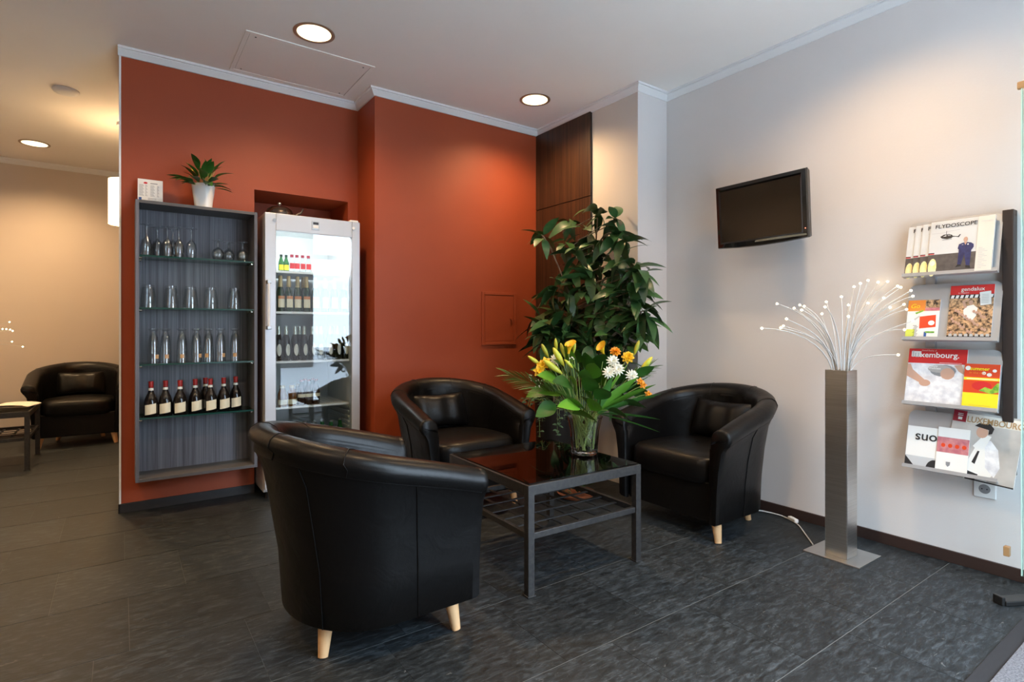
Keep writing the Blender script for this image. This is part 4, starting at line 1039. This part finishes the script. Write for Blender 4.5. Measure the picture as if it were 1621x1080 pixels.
stem([(.02, .03, .56), (.04, .04, .8), rel(955, 480, .05), rel(938, 410, .05), rel(930, 375, .02)], .007, .0045)
stem([(.05, -.02, .56), (.1, -.03, .75), rel(975, 560, -.08), rel(1000, 520, -.1), rel(1015, 495, -.06)], .010, .004)
nl = 0; rest = MB()
for (u, v, dw) in whorl:
    c = rel(u, v, dw); r0 = random.uniform(0, 6.28)
    # short twig towards the trunk axis
    tw = Vector((c.x * .35, c.y * .35, c.z - .10))
    MB().tube([tw, c], [.004, .003], 5).build('twig', 'bark', bp, True)
    k = 8
    for i in range(k):
        a = r0 + 2 * pi * i / k + random.uniform(-.25, .25); el = random.uniform(-.9, .45) if i % 4 else random.uniform(.4, 1.1)
        d_ = Vector((cos(a) * cos(el), sin(a) * cos(el), sin(el)))
        st_ = c + Vector((0, 0, random.uniform(-.03, .03))); en = st_ + d_ * .20 + PL
        if en.x > PX - .03 and en.y > 2.52: d_.x = -abs(d_.x) * .5; d_.y = -abs(d_.y)
        if en.y > W2 - .03: d_.y = -abs(d_.y)
        me_ = random.choice(lv); lf = link('leaf', me_, bp) if nl < 296 else bpy.data.objects.new('t', None)
        for _try in range(12):
            orient(lf, st_ + d_ * .008, d_, random.uniform(-.7, .7), random.uniform(.72, 1.12))
            ws = [lf.matrix_basis @ v_.co + PL for v_ in me_.vertices]
            if not any((q_.x > PX - .03 and q_.y > 2.575) or q_.y > W2 - .01 or q_.x > RX - .01 for q_ in ws): break
            a = random.uniform(pi, 1.5 * pi) if _try > 2 else random.uniform(0, 2 * pi)
            d_ = Vector((cos(a) * cos(el), sin(a) * cos(el), sin(el)))
        nl += 1
        if nl > 296:
            rest.add([lf.matrix_basis @ v_.co for v_ in me_.vertices], [tuple(p_.vertices) for p_ in me_.polygons]); bpy.data.objects.remove(lf)

rb = rest.build('leaves_behind', 'leafdark', bp, True, 80); rb['kind'] = 'stuff'
# trailing small-leaved plant and low terracotta bowl
tl = thing('trailing_plant', 'small-leaved trailing vine spilling over the planter behind the flower vase', 'plant', PL)
sm = leaf_mesh('leaf', .030, .022, .4, .2, 'leafsmall', n=4)
cnt = 0
for i in range(14):
    a = radians(random.uniform(150, 300)); r = .165; b0 = Vector((.12 * cos(a), .12 * sin(a), .58)); L = random.uniform(.12, .30)
    pts = [b0, b0 + Vector((.09 * cos(a), .09 * sin(a), random.uniform(.05, .12))), b0 + Vector((.17 * cos(a), .17 * sin(a), random.uniform(.0, .06))), b0 + Vector((.18 * cos(a), .18 * sin(a), .06 - L))]
    cur = bez(pts[0], pts[1], pts[2], 5) + bez(pts[2], (pts[2] + pts[3]) / 2 + Vector((.03 * cos(a), .03 * sin(a), 0)), pts[3], 6)[1:]
    MB().tube(cur, .0015, 4).build('vine', 'stem', tl, True)
    for p in cur[2:]:
        for _ in range(2):
            if cnt >= 290: break
            b_ = random.uniform(0, 6.28); lf = link('leaf', sm, tl); orient(lf, p, (cos(b_), sin(b_), random.uniform(-.5, .3)), random.uniform(-.5, .5), random.uniform(.7, 1.2)); cnt += 1
tbw = thing('bowl_plant', 'low bushy plant in a terracotta bowl on the floor behind the table', 'potted plant', (2.43, 2.70, 0))
MB().lathe([(.09, 0), (.105, .006), (.125, .028), (.128, .034), (.118, .034), (.105, .022), (.0, .022)], 28).build('terracotta_bowl', 'terracotta', tbw, True, 50)
sm2 = leaf_mesh('leaf', .05, .022, .8, .2, 'leafdark', n=4)
for i in range(70):
    a = random.uniform(0, 6.28); el = random.uniform(.2, 1.5); r = random.uniform(.02, .10)
    p = Vector((r * cos(a) * .8, r * sin(a) * .8, .03 + random.uniform(0, .13) * (1 - r * 5)))
    lf = link('leaf', sm2, tbw); orient(lf, p, (cos(a) * cos(el), sin(a) * cos(el), sin(el)), random.uniform(-.5, .5), random.uniform(.7, 1.2))

# ------------------------------------------------------------------ flower vase
VL = Vector((1.925, 2.075, TOPZ))
vs_ = MB().lathe([(.056, 0), (.063, .006), (.066, .012), (.069, .05), (.074, .12), (.086, .178), (.091, .19), (.086, .19), (.080, .175), (.066, .12), (.058, .05), (.052, .022), (.0, .020)], 18).build('glass_vase', 'vaseglass', None, True, 15, loc=VL)
tag(vs_, 'clear glass vase of water and flower stems on the iron table', 'vase')
WV = VL.x * FW.x + VL.y * FW.y
def V(u, v, dw=0): return P(u, v, WV + dw)
def stem_to(head, t, r=.0022, mat='stem', name='stem', low=.026):
    """stem from the vase floor through its mouth to the flower head; world coordinates relative to t"""
    a = random.uniform(0, 6.28); base = VL + Vector((.040 * cos(a), .040 * sin(a), low)); d_ = head - VL
    ax = Vector((d_.x, d_.y, 0)); mouth = VL + Vector((0, 0, .19)) + (ax.normalized() * min(.06, ax.length * .5) if ax.length > .001 else Vector())
    ctrl = mouth + (mouth - base) * .35 + Vector((0, 0, .03))
    pts = [base, mouth] + bez(mouth, mouth.lerp(head, .5) + Vector((0, 0, .03)), head, 6)[1:]
    MB().tube([p - t.location for p in pts], r, 6).build(name, mat, t, True, 60)
    return (pts[-1] - pts[-2]).normalized()
FG = 'cut flowers and foliage in the glass vase'
def flower(name, label, cat, head): return thing(name, label, cat, VL, 0, FG)
# lily buds
budm = MB().lathe([(.002, 0), (.007, .012), (.0115, .035), (.012, .052), (.009, .072), (.004, .085), (0, .088)], 10, cap=False).mesh('bud', 'bud', True, 60)
def set_dir(o, p, d_, sc=1):
    d_ = Vector(d_).normalized(); q_ = Vector((0, 0, 1)).rotation_difference(d_); o.matrix_local = Matrix.Translation(p) @ q_.to_matrix().to_4x4() @ Matrix.Scale(sc, 4)
for k, (u, v, dw, dx, dz, sc) in enumerate(((856, 578, -.06, -1.0, .7, .75), (868, 566, .02, -.5, 1, .75), (893, 580, -.06, -.6, 1, 1.05), (881, 556, .06, -.1, 1, .65), (894, 566, .03, -.3, 1, .75), (890, 592, -.10, -1, .75, 1.1), (907, 583, -.08, -.5, .5, .6),
                               (1004, 562, .03, .3, 1, .75), (1012, 590, .05, .7, .9, 1.0), (908, 560, 0, .1, 1, .6))):
    hd_ = V(u, v, dw); t_ = flower('lily_bud', '', '', hd_); tag(t_, {0: 'lily bud leaning out over the golden yellow blooms', 5: 'large lily bud lying low in front of the bud cluster', 7: 'lily bud rising behind the yellow ruffled bloom', 8: 'lily bud leaning towards the white wall above the palm frond', 9: 'small lily bud beside the yellow trumpet flower'}.get(k, 'upright yellow-green lily bud in the bud cluster of the vase'), 'flower', FG)
    stem_to(hd_, t_); b_ = link('bud', budm, t_); set_dir(b_, hd_ - VL, RT * dx + UP * dz - FW * .15, sc * 1.2)
# calla-like yellow trumpets
def trumpet(u, v, dw, dx, label):
    hd_ = V(u, v + 10, dw); t_ = flower('yellow_calla', '', '', hd_); tag(t_, label, 'flower', FG); stem_to(hd_, t_)
    rows = []
    for i in range(7):
        s = i / 6; r = .006 + .022 * s ** 2.2; r_ = []
        for k in range(14):
            a = 2 * pi * k / 14; r_.append((r * cos(a), r * sin(a), .055 * s + (.016 * s ** 3 * cos(a))))
        rows.append(r_)
    o = MB().grid(rows, closed=True).build('trumpet_petal', 'petalyellow', t_, True, 80); set_dir(o, hd_ - VL, RT * dx + UP * 1 - FW * .2, 1.0)
    o = MB().tube([(0, 0, .005), (0, 0, .045)], .0035, 6).build('spadix', 'petalorange', t_, True); set_dir(o, hd_ - VL, RT * dx + UP - FW * .2, 1)
trumpet(900, 550, -.02, .15, 'yellow trumpet flower above the lily buds')
trumpet(956, 553, .0, -.35, 'yellow trumpet flower beside the orange bloom')
# round blooms
def bloom(u, v, dw, n, L, Wd, layers, mat, label, name, up=.5, sc=1, centre='petalcentre', face=None):
    hd_ = V(u, v, dw); t_ = flower(name, '', '', hd_); tag(t_, label, 'flower', FG); stem_to(hd_, t_, .0026)
    f_ = Vector(face) if face else (-FW * 1.0 + UP * up + RT * random.uniform(-.2, .2)); f_.normalize()
    x = f_.orthogonal().normalized(); y = f_.cross(x); pm_ = leaf_mesh('petal', L, Wd, .35, .5, mat, n=5)
    for ly in range(layers):
        for i in range(n):
            a = 2 * pi * (i + .5 * ly) / n; el = lerp(.15, 1.15, ly / max(1, layers - 1)) if layers > 1 else .4
            d_ = (x * cos(a) + y * sin(a)) * cos(el) + f_ * sin(el)
            p = link('petal', pm_, t_); p.matrix_local = Matrix.Translation(hd_ - VL) @ Matrix((d_, f_.cross(d_).normalized(), d_.cross(f_.cross(d_).normalized()))).transposed().to_4x4() @ Matrix.Scale(sc * (1 - .12 * ly), 4)
    o = MB().lathe([(.007, 0), (.006, .004), (0, .006)], 10).build('flower_centre', centre, t_, True); set_dir(o, hd_ - VL, f_, sc)
for k, (u, v, dw) in enumerate(((970, 572, -.06), (978, 585, -.10), (964, 590, -.10), (1000, 595, -.08), (880, 570, -.02))):
    bloom(u, v, dw, 12, .034, .0085, 3, 'petalwhite', {3: 'lone white chrysanthemum next to the small orange blooms', 4: 'white chrysanthemum half hidden among the lily buds', 0: 'topmost of three touching white chrysanthemums, below the orange bloom'}.get(k, 'lower white chrysanthemum of the cluster of three'), 'white_chrysanthemum', .4)
bloom(974, 557, .0, 9, .030, .022, 3, 'petalorange', 'orange ruffled bloom at the top of the bouquet', 'orange_flower', .9)
bloom(994, 566, -.02, 8, .034, .026, 3, 'petalyellow', 'yellow ruffled bloom next to the orange one', 'yellow_flower', .5)
for u, v, dw in ((858, 579, -.08), (853, 588, -.09), (864, 574, -.07)):
    bloom(u, v, dw, 6, .030, .020, 2, 'petalyellow', 'golden yellow bloom above the left palm frond in the vase', 'golden_flower', .3)
for u, v, dw in ((1013, 604, -.06), (1018, 610, -.07), (1026, 624, -.05)):
    bloom(u, v, dw, 5, .020, .012, 2, 'petalorange', 'small orange bloom low on the bouquet near the chair', 'small_orange_flower', .2)
# filler sprigs of tiny white buds
for u, v in ((842, 594), (848, 601), (852, 612), (858, 603), (866, 591), (905, 568)):
    hd_ = V(u, v, -.07); t_ = flower('filler_sprig', '', '', hd_); tag(t_, 'thin sprig of tiny white filler buds at the bouquet edge', 'flower', FG); stem_to(hd_, t_, .0009, low=.10)
    for k in range(5):
        p = Vector((random.uniform(-.018, .018), random.uniform(-.018, .018), random.uniform(-.02, .01)))
        MB().lathe([(0, 0), (.0035, .003), (.003, .006), (0, .008)], 6, cap=False).build('tiny_bud', 'petalwhite', t_, True, loc=hd_ - VL + p)
# big rounded leaves
for k, (u, v, dw, dx, dz, sc) in enumerate(((900, 596, -.10, .35, -.5, 1.1), (915, 592, -.05, .5, -.2, 1.2), (905, 655, -.12, 1, -.05, 1.35), (896, 634, -.12, .9, -.2, 1.15), (925, 620, -.10, .4, -.4, 1.0), (938, 608, -.02, .1, .6, 1.1), (950, 610, .05, .1, .5, 1.2), (915, 575, .05, -.1, .8, 1.1), (975, 610, .06, .3, .6, 1.2), (884, 610, .04, -.5, .3, 1.1), (930, 640, -.06, -.1, .3, 1.1), (965, 630, .0, .3, .2, 1.1), (890, 622, -.03, -.7, .2, 1.4), (872, 600, .0, -.6, .5, 1.2), (945, 590, .04, .2, .7, 1.3), (920, 605, .02, -.2, .6, 1.4), (985, 620, .04, .5, .3, 1.3), (1000, 625, .02, .7, .1, 1.2), (935, 650, -.1, .1, .3, 1.2), (910, 625, .0, -.5, .3, 1.4), (950, 640, .02, .3, .5, 1.4), (900, 575, .03, .0, .8, 1.1), (930, 590, .06, .0, .8, 1.3), (1010, 600, .06, .4, .6, 1.2), (868, 620, .02, -.8, .0, 1.2), (905, 612, -.12, -.3, .2, 1.3), (925, 618, -.12, .2, .3, 1.3), (884, 604, -.08, -.5, .3, 1.2), (942, 632, -.13, .3, .3, 1.2), (893, 592, -.06, -.2, .5, 1.1), (918, 645, -.14, -.6, .2, 1.2), (985, 640, -.08, .8, .1, 1.2), (962, 650, -.12, .7, -.1, 1.2), (935, 600, -.08, .1, .5, 1.2), (880, 640, -.02, -.7, -.3, 1.2))):
    hd_ = V(u, v, dw); t_ = flower('broad_leaf_stem', '', '', hd_); tag(t_, 'broad glossy green leaf on a stem in the flower vase', 'leaf', FG); stem_to(hd_, t_, .002, low=random.uniform(.06, .14))
    lf = MB(); lf = link('leaf', leaf_mesh('leaf', .100, .070, .5, .25, 'leaflight' if k % 3 == 0 or k in (2, 3) else 'leafmid', n=8), t_); orient(lf, hd_ - VL, RT * dx + UP * dz - FW * .35, random.uniform(-.5, .1) - .5, sc)
# strap leaves fanned to the right
root = V(946, 655, -.09)
for u, v, dw, wd in ((957, 597, -.10, .022), (985, 588, -.08, .028), (1012, 600, -.10, .034), (1038, 612, -.04, .026), (1047, 628, -.10, .020), (1043, 668, -.02, .014), (1030, 596, -.02, .020), (972, 596, -.14, .022), (1042, 688, -.08, .008)):
    tip = V(u, v, dw); t_ = flower('strap_leaf', '', '', tip); tag(t_, 'long pointed strap leaf fanning out over the table corner from the vase', 'leaf', FG)
    stem_to(root, t_, .002, low=random.uniform(.05, .12)); d_ = tip - root; L = d_.length
    lf = link('blade', leaf_mesh('blade', L, wd * 2.0, .12, .30, 'leaflight' if wd > .025 else 'leafmid', n=9), t_); orient(lf, root - VL, d_ + UP * .03, random.uniform(-1.0, -.5), 1.0)
# palm fronds
def frond(mid, tip, label, n, ll, sag=1):
    mid, tip = Vector(mid), Vector(tip); t_ = flower('palm_frond', '', '', tip); tag(t_, label, 'palm leaf', FG)
    start = VL + Vector((0, 0, .17)); pts = bez(start, mid, tip, 14)
    MB().tube([p - VL for p in [VL + Vector((.01, .01, .02))] + pts], [.0024] + [lerp(.0022, .0007, i / 14) for i in range(15)], 5).build('rachis', 'frond', t_, True)
    for i in range(n):
        s = .42 + .56 * i / n; k = s * 14; a = pts[int(k)].lerp(pts[min(14, int(k) + 1)], k - int(k)); ax = (pts[min(14, int(k) + 1)] - pts[max(0, int(k) - 1)]).normalized()
        for sg in (-1, 1):
            side = ax.cross(FW).normalized() * sg
            d_ = ax * 1.0 + side * lerp(.62, .25, (s - .4) / .6) - FW * .12
            L = ll * (1 - .45 * abs(s - .6) / .5) * random.uniform(.85, 1.1)
            lf = link('leaflet', leaf_mesh('leaflet', L, .0095, .25, .3, 'frond', n=4), t_); orient(lf, a - VL, d_, random.uniform(-.6, .6), 1)
frond(V(880, 618, -.05), V(800, 592, -.12), 'feathery palm frond reaching out of the vase towards the terracotta wall', 20, .12)
frond(V(985, 610, .05), V(1030, 580, .06), 'feathery palm frond reaching out of the vase towards the white wall', 16, .115)
frond(V(880, 640, .05), V(835, 628, .0), 'low sparse palm frond hanging beside the vase over the glass table', 7, .07)
